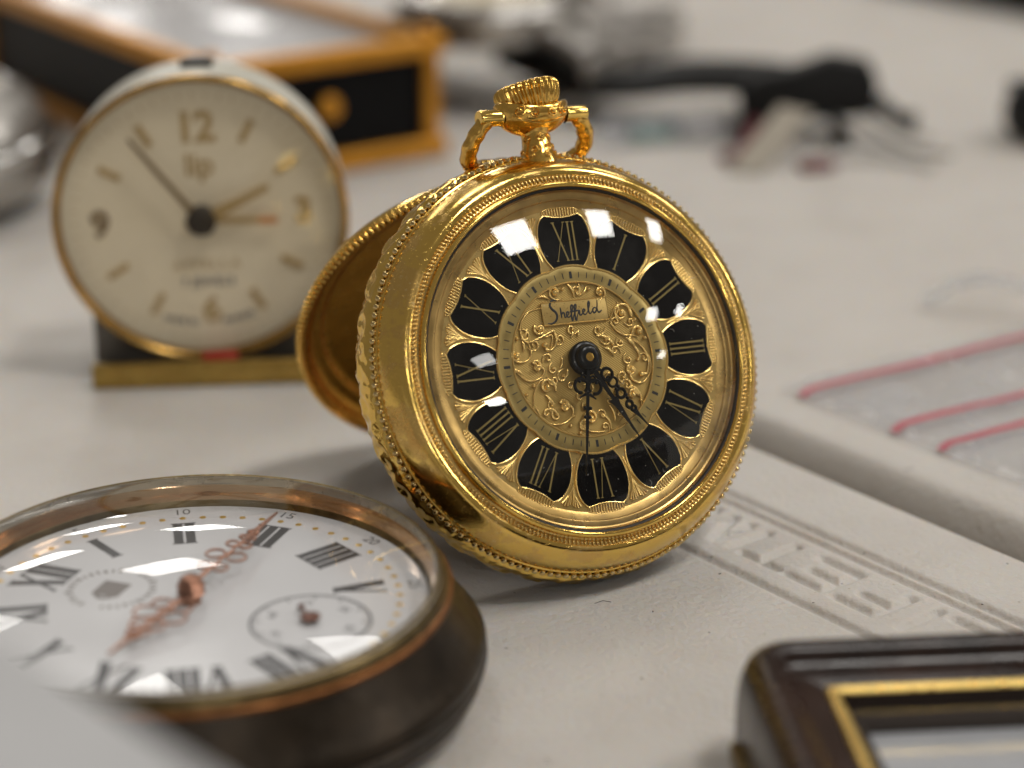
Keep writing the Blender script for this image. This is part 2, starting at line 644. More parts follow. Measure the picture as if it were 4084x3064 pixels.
def build_table():
    A = np.array([29.5, 240.6]); tv = np.array([0.6204, -0.7842]); nv = np.array([0.7842, 0.6204])
    def ax(*segs):
        out = []
        for a, b, st in segs:
            out += list(np.arange(a, b, st))
        out.append(segs[-1][1])
        return np.array(out)
    u = ax((-1500, -200, 100), (-200, 0, 20), (0, 54, 0.16), (54, 120, 4), (120, 1200, 90))
    v = ax((-900, -100, 80), (-100, -30, 10), (-30, -10, 0.16), (-10, -2.0, 2.0))
    ang = np.linspace(0, math.pi / 2, 7)
    vv = np.concatenate([v[:-1], -1.1 + 1.1 * np.sin(ang), [0.0, 0.0]])
    zz = np.concatenate([np.zeros(len(v) - 1), -1.1 + 1.1 * np.cos(ang), [-12, -25]])
    Ug, Vg = np.meshgrid(u, vv)
    D = np.full(Ug.shape, 99.0)
    def seg(a, b, w=0.5):
        nonlocal D
        D = np.minimum(D, sdf_seg(Ug, Vg, a, b) - w)
    t0, t1, b_ = -22.2, -16.6, 0
    mid = -19.6
    def line(u0, v0, u1, v1): seg((u0, v0), (u1, v1))
    # the word LIFETIME, seen upside down: capitals' feet point away from the camera
    line(50.4, t0, 50.4, t1); line(50.4, t1, 45.2, t1)                                        # L
    line(43.0, t0, 43.0, t1)                                                                 # I
    line(39.3, t0, 39.3, t1); line(39.3, t0, 34.0, t0); line(39.3, mid, 35.4, mid)           # F
    line(32.1, t0, 32.1, t1); line(32.1, t0, 26.9, t0); line(32.1, mid, 28.2, mid); line(32.1, t1, 26.9, t1)   # E
    line(25.6, t0, 20.4, t0); line(23.0, t0, 23.0, t1)                                       # T
    line(18.6, t0, 18.6, t1)                                                                 # I
    line(15.9, t0, 15.9, t1); line(15.9, t0, 13.2, t1); line(13.2, t1, 10.5, t0); line(10.5, t0, 10.5, t1)     # M
    line(8.0, t0, 8.0, t1); line(8.0, t0, 3.2, t0); line(8.0, mid, 4.2, mid); line(8.0, t1, 3.2, t1)           # E
    for vl, w in ((-12.2, 0.42), (-14.0, 0.40), (-26.1, 0.45)):
        seg((1.0, vl), (53.0, vl), 0.5)
    groove = -0.62 * np.exp(-(np.clip(D + 0.5, 0, 9) / 0.62) ** 2.4)
    Zg = zz[:, None] + np.where(Vg < -5, groove, 0)
    X = A[0] + Ug * tv[0] + Vg * nv[0]
    Y = A[1] + Ug * tv[1] + Vg * nv[1]
    mb = MB().grid(X, Y, Zg)
    o = mb.obj("table_top", "table_plastic", sharp=80)
    o["kind"] = "structure"
    # far leaf, with its rounded edge across the fold
    ang = np.linspace(0, math.pi / 2, 9)
    vv = np.concatenate([[6.0, 6.0], 9.4 - 3.4 * np.cos(ang), [14, 40, 120, 400, 1500]])
    zz = np.concatenate([[-25, -8], -5.6 + 5.6 * np.sin(ang), [0, 0, 0, 0, 0]])
    uu = np.array([-1500, -200, 0, 60, 200, 1200.])
    Ug, Vg = np.meshgrid(uu, vv)
    Zg = np.repeat(zz[:, None], len(uu), 1)
    X = A[0] + Ug * tv[0] + Vg * nv[0]
    Y = A[1] + Ug * tv[1] + Vg * nv[1]
    o = MB().grid(X, Y, Zg).obj("table_top", "table_plastic", sharp=80)
    o["kind"] = "structure"
    # hinge floor under the fold
    uu = np.array([-1500, 1200.]); vv = np.array([-2.0, 9.0])
    Ug, Vg = np.meshgrid(uu, vv)
    o = MB().grid(A[0] + Ug * tv[0] + Vg * nv[0], A[1] + Ug * tv[1] + Vg * nv[1], Ug * 0 - 24).obj("table_fold", "table_plastic")
    o["kind"] = "structure"


build_table()


# ================================================================== gold pocket watch
GU = Vector((-0.15394882, 0.42162122, 0.89360803))     # towards 12 o'clock
GR = Vector((0.89721747, 0.43847946, -0.05231228))     # towards 3 o'clock
GN = GR.cross(GU)
GO = Vector((6.10, 210.35, 21.65))


def dial_pt(clock_deg, r):
    a = rad(clock_deg)
    return np.array([math.sin(a) * r, math.cos(a) * r])


def gold_watch():
    rot = Matrix((GR, GU, GN)).transposed()
    W = thing("pocket_watch", "gold pocket watch propped upright on its open back cover, black roman numeral plaques", "pocket watch", GO, rot)
    # ---- case band with raised scroll work
    prof = np.array([(21.95, -0.35), (22.25, -0.8), (22.4, -1.6), (22.35, -2.6), (22.15, -3.6), (21.75, -4.5), (21.1, -5.1), (20.2, -5.35)])
    k = np.linspace(0, 1, 30)
    pr = np.interp(k, np.linspace(0, 1, len(prof)), prof[:, 0]); pz = np.interp(k, np.linspace(0, 1, len(prof)), prof[:, 1])
    na = 900
    th = np.linspace(0, 2 * math.pi, na, endpoint=False)
    K, T = np.meshgrid(k, th, indexing='ij')
    s = T * 22.2
    cells = 16
    Lc = 2 * math.pi * 22.2 / cells
    cidx = np.floor(s / Lc)
    a = (s / Lc - cidx - 0.5) * Lc
    flip = np.where(cidx % 2 == 0, 1.0, -1.0)
    b = (K - 0.5) * 6.2 * flip
    def spiral(cx, cy, tw, ph, size):
        dx, dy = a - cx, b - cy
        r = np.hypot(dx, dy); f = np.arctan2(dy, dx)
        return np.exp(-(r / size) ** 4) * (0.5 + 0.5 * np.cos(f * 1 + tw * r * 2.6 + ph))
    H = np.maximum.reduce([spiral(-2.2, 0.6, 1, 0, 1.9), spiral(2.3, -0.5, -1, 1.0, 1.8), 0.8 * spiral(0.2, 1.4, 1.3, 2, 1.1), 0.8 * spiral(0.1, -1.6, -1.3, 0.5, 1.1)])
    leaf = 0.5 + 0.5 * np.sin(a * 3.1 + 2.2 * np.sin(b * 1.7 + cidx))
    H = np.maximum(H ** 0.7, 0.45 * leaf) * np.clip(np.minimum(K, 1 - K) * 9, 0, 1)
    Rr = pr[:, None] + 0.34 * H
    X, Y, Z = Rr * np.cos(T), Rr * np.sin(T), np.repeat(pz[:, None], na, 1)
    X = np.concatenate([X, X[:, :1]], 1); Y = np.concatenate([Y, Y[:, :1]], 1); Z = np.concatenate([Z, Z[:, :1]], 1)
    MB().grid(X[:, ::-1], Y[:, ::-1], Z[:, ::-1]).obj("case_band", "gold_polished", W, sharp=80)
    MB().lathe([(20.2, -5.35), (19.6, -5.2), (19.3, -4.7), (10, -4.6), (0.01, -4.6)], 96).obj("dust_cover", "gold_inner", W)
    # ---- bead ring: channel and single beads
    MB().lathe([(21.95, -0.36), (22.0, -0.42), (21.85, -0.40), (21.75, -0.2), (21.7, 0.24), (21.55, 0.30)], 160).obj("bead_channel", "gold_polished", W)
    bead = MB().ball((0, 0, 0), 0.36, 8, 5).mesh("bead")
    NBE = 156
    for i in range(NBE):
        q = dial_pt(i * 360 / NBE, 21.93)
        link("bead", bead, "gold_bead", W, (q[0], q[1], 0.02))
    # ---- bezel
    bz = smooth_path([(21.55, 0.30), (21.52, 0.65), (21.28, 1.35), (20.9, 2.1), (20.45, 2.75), (19.95, 3.2), (19.5, 3.36), (19.2, 3.32)], 4)
    MB().lathe([tuple(p) for p in bz], 192).obj("bezel", "gold_worn", W, sharp=60)
    kn = MB()
    kn.lathe([(19.2, 3.32), (19.1, 3.22), (18.45, 3.2), (18.32, 3.4)], 192)
    NK = 262
    for i in range(NK):
        c = rad(i * 360 / NK)
        d = Vector((math.sin(c), math.cos(c), 0)); t = Vector((d.y, -d.x, 0))
        pts = [d * 19.06 + Vector((0, 0, 3.16)), d * 18.98 + Vector((0, 0, 3.27)), d * 18.70 + Vector((0, 0, 3.27)), d * 18.6 + Vector((0, 0, 3.14))]
        kn.tube([p + t * (0.06 * j) for j, p in enumerate(pts)], 0.14, 6)
    kn.obj("knurled_ring", "gold_ring", W, sharp=70)
    rim = smooth_path([(18.32, 3.35), (18.32, 3.85), (18.10, 4.12), (17.88, 4.10), (17.76, 3.88)], 4)
    MB().lathe([tuple(p) for p in rim], 192).obj("rim", "gold_polished", W, sharp=60)
    MB().lathe([(17.76, 3.90), (17.62, 3.86), (17.60, 3.70), (17.5, 3.6)], 160).obj("gasket", "black_ink", W)
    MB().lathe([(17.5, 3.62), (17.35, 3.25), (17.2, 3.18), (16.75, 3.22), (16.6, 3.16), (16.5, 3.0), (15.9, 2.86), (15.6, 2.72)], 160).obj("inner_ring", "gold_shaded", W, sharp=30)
    # ---- dial
    ZD = 2.75
    MB().disc(15.8, ZD, 128).obj("dial", "gold_dial", W)
    # petal outline in (x, r) with its foot towards the centre
    def petal(grow=0.0):
        right = smooth_path([(1.62, 9.92), (2.28, 10.8), (2.70, 11.9), (2.82, 12.9), (2.68, 13.8), (2.34, 14.5), (1.86, 14.90)], 4)
        top = smooth_path([(1.86, 14.90), (0.95, 14.72), (0, 14.65), (-0.95, 14.72), (-1.86, 14.90)], 3)[1:-1]
        left = [(-x, y) for x, y in reversed(right)]
        bot = smooth_path([(-1.62, 9.92), (-0.8, 10.06), (0, 10.10), (0.8, 10.06), (1.62, 9.92)], 3)[1:-1]
        pts = [tuple(p) for p in right] + [tuple(p) for p in top] + left + [tuple(p) for p in bot]
        return [(x * 1.06, (y - 12.4) * 1.12) for x, y in pts]
    out = petal()
    plaque = MB().prism(out, -0.05, 0.13, 0.05).mesh("hour_plaque", sharp=50)
    edge = MB().tube([(x, y, 0.06) for x, y in out], 0.09, 8, closed=True).mesh("plaque_rim")
    flute = MB()
    lens = [(2.15 * math.cos(t), 0.50 * math.sin(t)) for t in np.linspace(0, 2 * math.pi, 28, endpoint=False)]
    flute.tube([(x, y * 1.05, 0.03) for x, y in lens], 0.07, 6, closed=True)
    for i in range(13):
        x = -1.86 + 3.72 * i / 12
        hy = 0.50 * math.sqrt(max(0.02, 1 - (x / 2.15) ** 2)) * 0.92
        flute.tube([(x, -hy, 0.06), (x, hy, 0.06)], 0.10, 6)
    flute = flute.mesh("fluted_segment", sharp=70)
    fan = MB()
    for sx in (-1, 1):
        for j, (ex, ey) in enumerate([(0.18, 2.6), (0.45, 2.75), (0.8, 2.75), (1.08, 2.55)]):
            fan.tube([(sx * 0.05 * j, 0.5 + 0.35 * j, 0.03), (sx * ex, ey + 0.25, 0.05)], [0.03, 0.13], 6)
        for j in range(9):
            y = -1.2 + j * 0.40
            fan.ball((sx * (0.20 + 0.085 * max(0, j) ** 1.05), y, 0.04), 0.085, 6, 4)
        fan.tube([(0, -1.6, 0), (sx * 0.16, 0.2, 0.02), (sx * 0.28, 1.2, 0.0)], [0.03, 0.09, 0.03], 5)
    fan = fan.mesh("engraved_fan", sharp=70)
    names = ["XII", "I", "II", "III", "IV", "V", "VI", "VII", "VIII", "IX", "X", "XI"]
    for i, nm in enumerate(names):
        q = dial_pt(30 * i, 12.28)
        o = link("hour_plaque", plaque, "black_enamel", W, (q[0], q[1], ZD), rad(-30 * i))
        o["label"] = "black plaque with gold numeral " + nm
        link("plaque_rim", edge, "gold_relief", o)
        roman_mb(nm, 4.0, 0.17, 0.075, 0.54, 1.05 if len(nm) > 3 else 1.2, 0.10, 0.20, 0.10).obj("numeral", "gold_print", o, smooth=False)
        q = dial_pt(30 * i, 15.36)
        link("fluted_segment", flute, "gold_relief", W, (q[0], q[1], ZD), rad(-30 * i))
        q = dial_pt(30 * i + 15, 12.3)
        link("engraved_fan", fan, "gold_relief", W, (q[0], q[1], ZD), rad(-30 * i - 15))
    # ---- chapter ring with scalloped edge, minute marks
    def scal(a, base=9.50, amp=0.24):
        return base + amp * abs(math.cos(6 * (a))) ** 0.8
    cr = MB()
    NS = 240
    rings = [(0, 8.0, 0.24), (0, 8.7, 0.25), (1, -0.12, 0.26), (1, 0.0, 0.20), (1, 0.02, -0.02)]
    v, f = [], []
    for kind, r, z in rings:
        for k_ in range(NS):
            a_ = 2 * math.pi * k_ / NS
            rr = r if kind == 0 else scal(a_) + r
            v.append((rr * math.sin(a_), rr * math.cos(a_), ZD + z))
    for i in range(len(rings) - 1):
        for k_ in range(NS):
            k2 = (k_ + 1) % NS
            f.append((i * NS + k_, (i + 1) * NS + k_, (i + 1) * NS + k2, i * NS + k2))
    cr.add(v, [q[::-1] for q in f])
    ring = cr.obj("chapter_ring", "gold_chapter", W)
    MB().tube([(scal(a_) * math.sin(a_), scal(a_) * math.cos(a_), ZD + 0.22) for a_ in np.linspace(0, 2 * math.pi, NS, endpoint=False)], 0.14, 6, closed=True).obj("scalloped_edge", "gold_relief", ring)
    MB().tube([(8.0 * math.sin(a_), 8.0 * math.cos(a_), ZD + 0.26) for a_ in np.linspace(0, 2 * math.pi, 120, endpoint=False)], 0.10, 6, closed=True).obj("inner_edge", "gold_relief", ring)
    mk = MB().bar((0, -0.30), (0, 0.30), 0.09, 0.0, 0.012).mesh("minute_mark", False)
    mk5 = MB().bar((0, -0.36), (0, 0.36), 0.30, 0.0, 0.012).mesh("minute_mark", False)
    for i in range(60):
        q = dial_pt(6 * i, 8.74)
        link("minute_mark", mk5 if i % 5 == 0 else mk, "black_ink", ring, (q[0], q[1], ZD + 0.251), rad(-6 * i))
    # ---- engraved centre: hatched ground, scrolls
    MB().disc(7.98, ZD + 0.10, 96).obj("dial_centre", "gold_hatched", W)
    sc = MB()
    Mi = np.linalg.inv(np.array([[18.66, -3.2], [-2.17, -20.5]]))
    def zp(x, y):                      # traced in the engraving's own plane
        d = np.array([x - 788.0, y - 890.0]) / 3.83
        return Mi @ d                  # -> (towards 3, towards 12)
    def scroll(c, start, turns, hand, tail=None, r1=0.15):
        c = zp(*c); p0 = zp(*start)
        d = p0 - c
        R0 = np.hypot(*d); a0 = math.atan2(d[1], d[0])
        pts, rr = [], []
        n = int(26 * turns)
        if tail:
            tl = [zp(*q) for q in tail]
            for q in smooth_path([np.array(q) for q in tl] + [p0], 5)[:-1]:
                pts.append(q); rr.append(r1 * (0.35 + 0.65 * len(rr) / (5 * len(tl))))
        for i in range(n + 1):
            t = i / n
            R = R0 * (1 - 0.82 * t ** 0.9)
            a = a0 + hand * 2 * math.pi * turns * t
            pts.append(c + R * np.array([math.cos(a), math.sin(a)])); rr.append(r1)
        sc.tube([(p[0], p[1], ZD + 0.18) for p in pts], rr, 7)
        sc.ball((c[0], c[1], ZD + 0.20), 0.33, 8, 5)
    scroll((430, 650), (385, 620), 1.2, 1, [(520, 800), (530, 700), (470, 710)])
    scroll((470, 780), (540, 660), 0.4, -1, [(440, 480), (330, 520), (270, 640), (330, 760)])
    scroll((240, 870), (215, 830), 1.3, 1, [(330, 740), (360, 860), (300, 920), (220, 900)])
    scroll((405, 955), (370, 920), 1.2, -1, [(230, 990), (330, 1070), (430, 1050), (465, 980)])
    scroll((490, 1120), (560, 1150), 1.1, 1, [(380, 1290), (390, 1150), (450, 1060), (540, 1090)])
    scroll((630, 1275), (590, 1240), 1.2, -1, [(400, 1280), (470, 1400), (600, 1420), (690, 1360), (690, 1280)])
    scroll((1105, 510), (1190, 540), 1.3, 1, [(1010, 560), (1060, 450), (1150, 440)])
    scroll((1250, 660), (1200, 690), 0.8, -1, [(1010, 580), (1060, 650), (1130, 690)])
    scroll((1190, 975), (1165, 930), 1.2, 1, [(1340, 850), (1350, 980), (1280, 1080), (1190, 1050)])
    scroll((1270, 1010), (1290, 1000), 0.8, -1, [(1160, 720), (1250, 760), (1330, 870), (1320, 1000)])
    scroll((1200, 1180), (1250, 1190), 1.0, 1, [(1270, 1270), (1250, 1150), (1170, 1110)])
    scroll((850, 1370), (790, 1370), 1.2, -1, [(960, 1480), (850, 1480), (760, 1420)])
    scroll((550, 350), (510, 330), 1.0, -1, [(610, 400), (560, 410), (515, 380)])
    scroll((925, 340), (965, 330), 1.0, 1, [(860, 390), (920, 400), (965, 370)])
    for x, y in ((615, 320), (830, 315), (1215, 560), (1300, 710), (1240, 890), (680, 1430), (705, 1355), (760, 1490), (380, 1110), (1265, 1225), (325, 1180), (245, 730)):
        p = zp(x, y)
        sc.ball((p[0], p[1], ZD + 0.18), 0.21, 8, 5)
    for (x, y, an, ln) in ((680, 330, 60, 130), (740, 320, 100, 110), (780, 330, 130, 110), (460, 400, 10, 90), (500, 1230, 60, 110), (540, 1320, 40, 100), (1020, 1330, 70, 150), (980, 1400, 60, 150), (1060, 1290, 80, 130), (950, 720, 20, 120), (1010, 760, 50, 120), (1000, 830, 40, 110), (600, 920, 100, 100), (640, 1010, 110, 100), (1180, 760, 50, 130), (300, 690, 120, 110), (290, 790, 80, 90), (690, 690, 100, 60), (740, 680, 90, 60), (1230, 830, 65, 120), (260, 1010, 40, 100), (1060, 480, 100, 130)):
        p = zp(x, y); d = zp(x + math.cos(rad(an)) * ln / 2, y + math.sin(rad(an)) * ln / 2) - p
        nrm = np.array([-d[1], d[0]]) * 0.25
        pp = [p - d, p - d * 0.3 + nrm, p + d * 0.4 + nrm, p + d]
        sc.tube([(q[0], q[1], ZD + 0.15) for q in smooth_path(pp, 4)], [0.04, .07, .1, .13, .15, .16, .16, .15, .14, .12, .1, .07, .04], 6)
    # smaller curls filling the ground between the large scrolls
    used_ = [zp(*q) for q in ((430, 650), (470, 780), (240, 870), (405, 955), (490, 1120), (630, 1275), (1105, 510), (1250, 660), (1190, 975), (1270, 1010), (1200, 1180), (850, 1370), (550, 350), (925, 340))]
    rs_ = np.random.RandomState(11)
    tries, made = 0, 0
    while made < 34 and tries < 4000:
        tries += 1
        r0, a0_ = rs_.uniform(3.0, 7.3), rs_.uniform(0, 6.283)
        c_ = np.array([r0 * math.cos(a0_), r0 * math.sin(a0_)])
        if abs(c_[0] + 0.15) < 4.4 and 3.3 < c_[1] < 6.6:
            continue
        if min(np.hypot(*(c_ - q)) for q in used_) < 1.05:
            continue
        used_.append(c_); made += 1
        R0, hd, tw = rs_.uniform(0.42, 0.6), rs_.choice([-1, 1]), rs_.uniform(0, 6.28)
        pts = []
        for i in range(22):
            t_ = i / 21
            R_ = R0 * (1.5 - 1.25 * t_ ** 0.6)
            pts.append((c_[0] + R_ * math.cos(tw + hd * 6.6 * t_), c_[1] + R_ * math.sin(tw + hd * 6.6 * t_), ZD + 0.15))
        sc.tube(pts, [0.04 + 0.075 * min(1, 3 * k_ / 21) for k_ in range(22)], 6)
        sc.ball(pts[-1], 0.17, 7, 4)
    sc.obj("scroll_engraving", "gold_relief", W, sharp=80)
    # ---- name plate
    npl = MB().box((0, 0, 0.06), (7.5, 2.35, 0.12), 0.03).obj("name_plate", "gold_dial", W)
    npl.location = Vector((-0.15, 4.95, ZD + 0.12)) * S
    MB().tube([(-3.75, -1.17, 0.12), (3.75, -1.17, 0.12), (3.75, 1.17, 0.12), (-3.75, 1.17, 0.12)], 0.07, 6, closed=True).obj("plate_border", "gold_relief", npl)
    let = MB()
    L = [  # handwriting, x to the right, y up, in plate units (mm)
        [(-1.95, 1.22), (-2.2, 1.38), (-2.55, 1.25), (-2.75, 0.85), (-2.55, 0.45), (-2.2, 0.1), (-2.1, -0.35), (-2.35, -0.8), (-2.85, -1.02), (-3.25, -0.95)],
        [(-1.62, 0.55), (-1.6, 0.0), (-1.62, -0.55)], [(-1.6, -0.25), (-1.4, 0.0), (-1.25, -0.1), (-1.22, -0.5), (-1.0, -0.42)],
        [(-1.0, -0.42), (-0.72, -0.15), (-0.78, 0.02), (-0.95, -0.05), (-0.98, -0.4), (-0.75, -0.52), (-0.5, -0.3)],
        [(-0.5, -0.3), (-0.2, 0.35), (-0.2, 0.7), (-0.38, 0.55), (-0.42, 0.0), (-0.48, -0.75), (-0.38, -0.9), (-0.3, -0.6), (-0.15, -0.3)], [(-0.6, 0.02), (0.05, 0.06)],
        [(-0.15, -0.3), (0.18, 0.35), (0.2, 0.72), (0.02, 0.55), (-0.02, 0.0), (-0.06, -0.75), (0.06, -0.9), (0.14, -0.6), (0.3, -0.3)], [(-0.15, 0.04), (0.5, 0.08)],
        [(0.3, -0.3), (0.52, 0.08), (0.5, -0.35), (0.65, -0.42), (0.85, -0.25)], [(0.56, 0.42), (0.60, 0.46)],
        [(0.85, -0.25), (1.15, 0.0), (1.05, 0.15), (0.9, 0.0), (0.95, -0.32), (1.2, -0.4), (1.45, -0.15)],
        [(1.45, -0.15), (1.78, 0.55), (1.75, 0.9), (1.6, 0.6), (1.58, -0.2), (1.75, -0.36), (1.95, -0.15)],
        [(2.5, 0.12), (2.25, 0.2), (2.05, -0.05), (2.15, -0.32), (2.4, -0.2), (2.62, 0.3), (2.72, 0.95)], [(2.6, 0.2), (2.62, -0.2), (2.78, -0.32), (3.1, -0.12)],
    ]
    for i, st in enumerate(L):
        pts = smooth_path([(x, y, 0.125) for x, y in st], 5)
        n = len(pts)
        w = [(0.055 + (0.085 if i == 0 else 0.045) * math.sin(math.pi * j / max(1, n - 1))) for j in range(n)]
        let.tube(pts, w, 6, flat=0.25)
    let.obj("lettering", "black_ink", npl)
    me = text_mesh("maker_line", "SWISS MADE", 0.62, 0.006, 1.25)
    o = link("maker_line", me, "black_ink", W, (0.35, -15.08, ZD + 0.12), 0)
    # ---- hands
    hub = MB().lathe([(0.01, ZD + 1.75), (0.42, ZD + 1.74), (0.46, ZD + 1.70)], 32)
    MB().lathe([(1.75, ZD + 0.3), (1.78, ZD + 0.8), (1.65, ZD + 0.95), (1.35, ZD + 1.0), (1.32, ZD + 1.45), (1.1, ZD + 1.68), (0.75, ZD + 1.76), (0.47, ZD + 1.74), (0.45, ZD + 1.60)], 48).obj("hand_hub", "black_steel", W, sharp=50)
    MB().lathe([(0.45, ZD + 1.55), (0.44, ZD + 1.68), (0.25, ZD + 1.71), (0.01, ZD + 1.71)], 32).obj("hub_pin", "gold_cast", W)

    def ring(mb, x, y, r, z, w=0.12, a0=0, a1=360):
        n = 18
        pts = [(x + r * math.cos(rad(a0 + (a1 - a0) * k / n)), y + r * math.sin(rad(a0 + (a1 - a0) * k / n)), z) for k in range(n + 1)]
        mb.tube(pts, w, 6)
    # minute hand (local +y is its point)
    h = MB()
    z = 1.30
    h.bar((0, 1.2), (0, 6.0), 0.36, z - 0.08, z + 0.08, 0.30)
    h.bar((0, 6.0), (0, 12.1), 0.34, z - 0.079, z + 0.079, 0.10)
    for sx in (-1, 1):
        ring(h, sx * 0.78, 3.0, 0.72, z, 0.19, 100 if sx > 0 else 80, 100 - 330 if sx > 0 else 80 + 330)
        ring(h, sx * 0.52, 2.2, 0.30, z, 0.12)
        h.bar((sx * 0.2, 3.8), (sx * 0.95, 4.25), 0.34, z - 0.07, z + 0.07, 0.10)
        h.ball((sx * 0.95, 2.55, z), 0.19, 8, 5)
        h.ball((sx * 0.30, 5.25, z), 0.22, 8, 5)
        h.ball((sx * 0.24, 6.15, z), 0.19, 8, 5)
    o = h.obj("minute_hand", "black_steel", W)
    o.location = Vector((0, 0, ZD)) * S
    o.rotation_euler = (0, 0, rad(-191))
    h = MB()
    z = 0.75
    h.bar((0, 1.2), (0, 5.0), 0.56, z - 0.08, z + 0.08, 0.38)
    h.bar((0, 5.0), (0, 6.0), 1.1, z - 0.078, z + 0.078, 0.55)
    h.bar((0, 6.0), (0, 8.2), 0.62, z - 0.079, z + 0.079, 0.22)
    h.bar((0, 8.2), (0, 10.1), 0.22, z - 0.081, z + 0.081, 0.06)
    # open scroll work along one side
    def loc(x, y, r, w=0.185, a0=0, a1=360):
        ring(h, x, y, r, z, w, a0, a1)
    loc(0.95, 2.65, 0.62); loc(1.0, 3.65, 0.50, 0.15, -60, 240); loc(0.80, 3.15, 0.25, 0.12)
    h.ball((1.2, 4.35, z), 0.24, 8, 5); h.ball((0.85, 4.45, z), 0.2, 8, 5)
    loc(1.05, 5.1, 0.48); h.ball((1.45, 5.55, z), 0.2, 8, 5); h.ball((1.35, 5.9, z), 0.2, 8, 5)
    loc(1.15, 6.55, 0.36); loc(1.3, 7.15, 0.26)
    h.bar((1.25, 7.4), (1.4, 8.2), 0.55, z - 0.07, z + 0.07, 0.25)
    h.bar((1.4, 8.2), (1.62, 9.6), 0.25, z - 0.071, z + 0.071, 0.05)
    h.bar((0.35, 1.5), (0.75, 2.2), 0.3, z - 0.07, z + 0.07)
    o = h.obj("hour_hand", "black_steel", W)
    o.location = Vector((0, 0, ZD)) * S
    o.rotation_euler = (0, 0, rad(-151.5))
    # mirror the scrolls onto the clockwise-lower side (towards 4)
    for vv in o.data.vertices:
        vv.co.x = -vv.co.x
    o.data.flip_normals()
    # ---- crystal
    rr, sag = 17.62, 3.9
    Rc = (rr * rr + sag * sag) / (2 * sag)
    prof = [(max(0.01, Rc * math.sin(t)), 3.88 + sag - Rc + Rc * math.cos(t)) for t in np.linspace(math.asin(rr / Rc), 0, 28)]
    cry = MB().lathe(prof, 160).obj("crystal", "crystal", W)
    du = MB()
    for i in range(110):
        a_, r_d = rng.uniform(0, 6.28), 17 * math.sqrt(rng.uniform(0, 1))
        zz_d = 3.88 + sag - Rc + math.sqrt(Rc * Rc - r_d * r_d) + 0.02
        x_, y_ = r_d * math.cos(a_), r_d * math.sin(a_)
        if i % 8 == 0:
            b_ = rng.uniform(0, 6.28)
            du.tube([(x_, y_, zz_d), (x_ + 0.3 * math.cos(b_), y_ + 0.3 * math.sin(b_), zz_d), (x_ + 0.55 * math.cos(b_ + 0.7), y_ + 0.55 * math.sin(b_ + 0.7), zz_d - 0.02)], 0.012, 4)
        else:
            du.ball((x_, y_, zz_d), rng.uniform(0.02, 0.05), 5, 3)
    o = du.obj("dust", "dust_white", cry)
    o["kind"] = "stuff"
    # ---- pendant, crown, bow
    neck = smooth_path([(2.15, 20.8), (1.95, 22.0), (1.65, 23.2), (1.5, 24.3), (1.75, 25.0)], 5)
    def lump(r, zz_, a):
        return r + 0.03 * math.sin(a * 4 + zz_ * 2.6)
    pn = MB().lathe([tuple(p) for p in neck], 64, axis='y', rfun=lump)
    for (ax_, y0, R0, tw) in ((20, 22.7, 0.55, 1), (-35, 22.6, 0.5, -1), (-10, 23.9, 0.5, 1), (45, 24.0, 0.45, -1), (75, 22.8, 0.5, 1), (-70, 23.8, 0.45, 1), (5, 21.8, 0.35, -1), (50, 21.9, 0.35, 1), (-50, 21.7, 0.35, 1), (-90, 22.4, .5, -1)):
        rn = np.interp(y0, [20.8, 22, 23.2, 24.3], [2.15, 1.95, 1.65, 1.5])
        pts = []
        for i in range(22):
            t_ = i / 21
            R_ = R0 * (1 - 0.7 * t_)
            an = tw * 2.6 * math.pi * t_
            aa = rad(ax_) + R_ * math.cos(an) / rn
            pts.append(((rn + 0.04) * math.sin(aa), y0 + R_ * math.sin(an), (rn + 0.04) * math.cos(aa)))
        pn.tube(pts, 0.12, 6)
        pn.ball(pts[-1], 0.2, 8, 5)
    pn.obj("pendant", "gold_cast", W, sharp=80)
    cup = smooth_path([(1.3, 24.5), (2.6, 25.0), (3.75, 25.8), (4.35, 26.7), (4.45, 27.5), (4.2, 28.05), (3.5, 28.2), (2.8, 27.7), (0.5, 27.4)], 5)
    cu = MB()
    v0 = len(cu.v)
    cu.lathe([tuple(p) for p in cup], 72, axis='y', sy=0.66)
    # saddle: dips in the middle, rises to the two pins
    cu.xf(lambda p: (p[0], p[1] + (0.06 * (p[0] ** 2) - 0.55) * max(0, min(1, (p[1] - 25.5) / 2)), p[2]))
    for sx in (-1, 1):
        for (cx, cy, R0, tw) in ((1.15 * sx, 26.55, 0.62, 1.3), (2.75 * sx, 26.9, 0.72, 1.4)):
            zc = 0.66 * math.sqrt(max(0.1, 4.3 ** 2 - cx ** 2))
            pts = []
            for i in range(30):
                t = i / 29
                R = R0 * (1 - 0.75 * t); an = (0.5 + sx * tw * 2 * t) * math.pi
                px, py = cx + R * math.cos(an), cy + R * math.sin(an)
                pts.append((px, py, 0.66 * math.sqrt(max(0.1, 4.38 ** 2 - px ** 2)) + 0.05))
            cu.tube(pts, 0.13, 6)
            cu.ball((cx, cy, zc + 0.1), 0.28, 8, 5)
        pts = [(sx * x, y, 0.66 * math.sqrt(max(0.1, r_ ** 2 - x * x)) + 0.03) for x, y, r_ in ((0.1, 25.4, 3.2), (1.2, 25.55, 3.5), (2.4, 25.95, 3.95), (3.4, 26.5, 4.3))]
        cu.tube(smooth_path(pts, 5), 0.11, 6)
    cu.obj("bow_cup", "gold_cast", W, sharp=60)
    NR = 26
    def flute_r(r, zz_, a):
        return r * (1 - (0.11 if r > 1.5 else 0.0) * (0.5 + 0.5 * math.cos(NR * a)))
    cp = [(2.2, 27.1), (2.9, 27.5), (3.45, 28.4), (3.72, 29.4), (3.75, 30.0), (3.5, 30.5), (3.0, 30.72), (1.4, 30.95), (0.01, 31.0)]
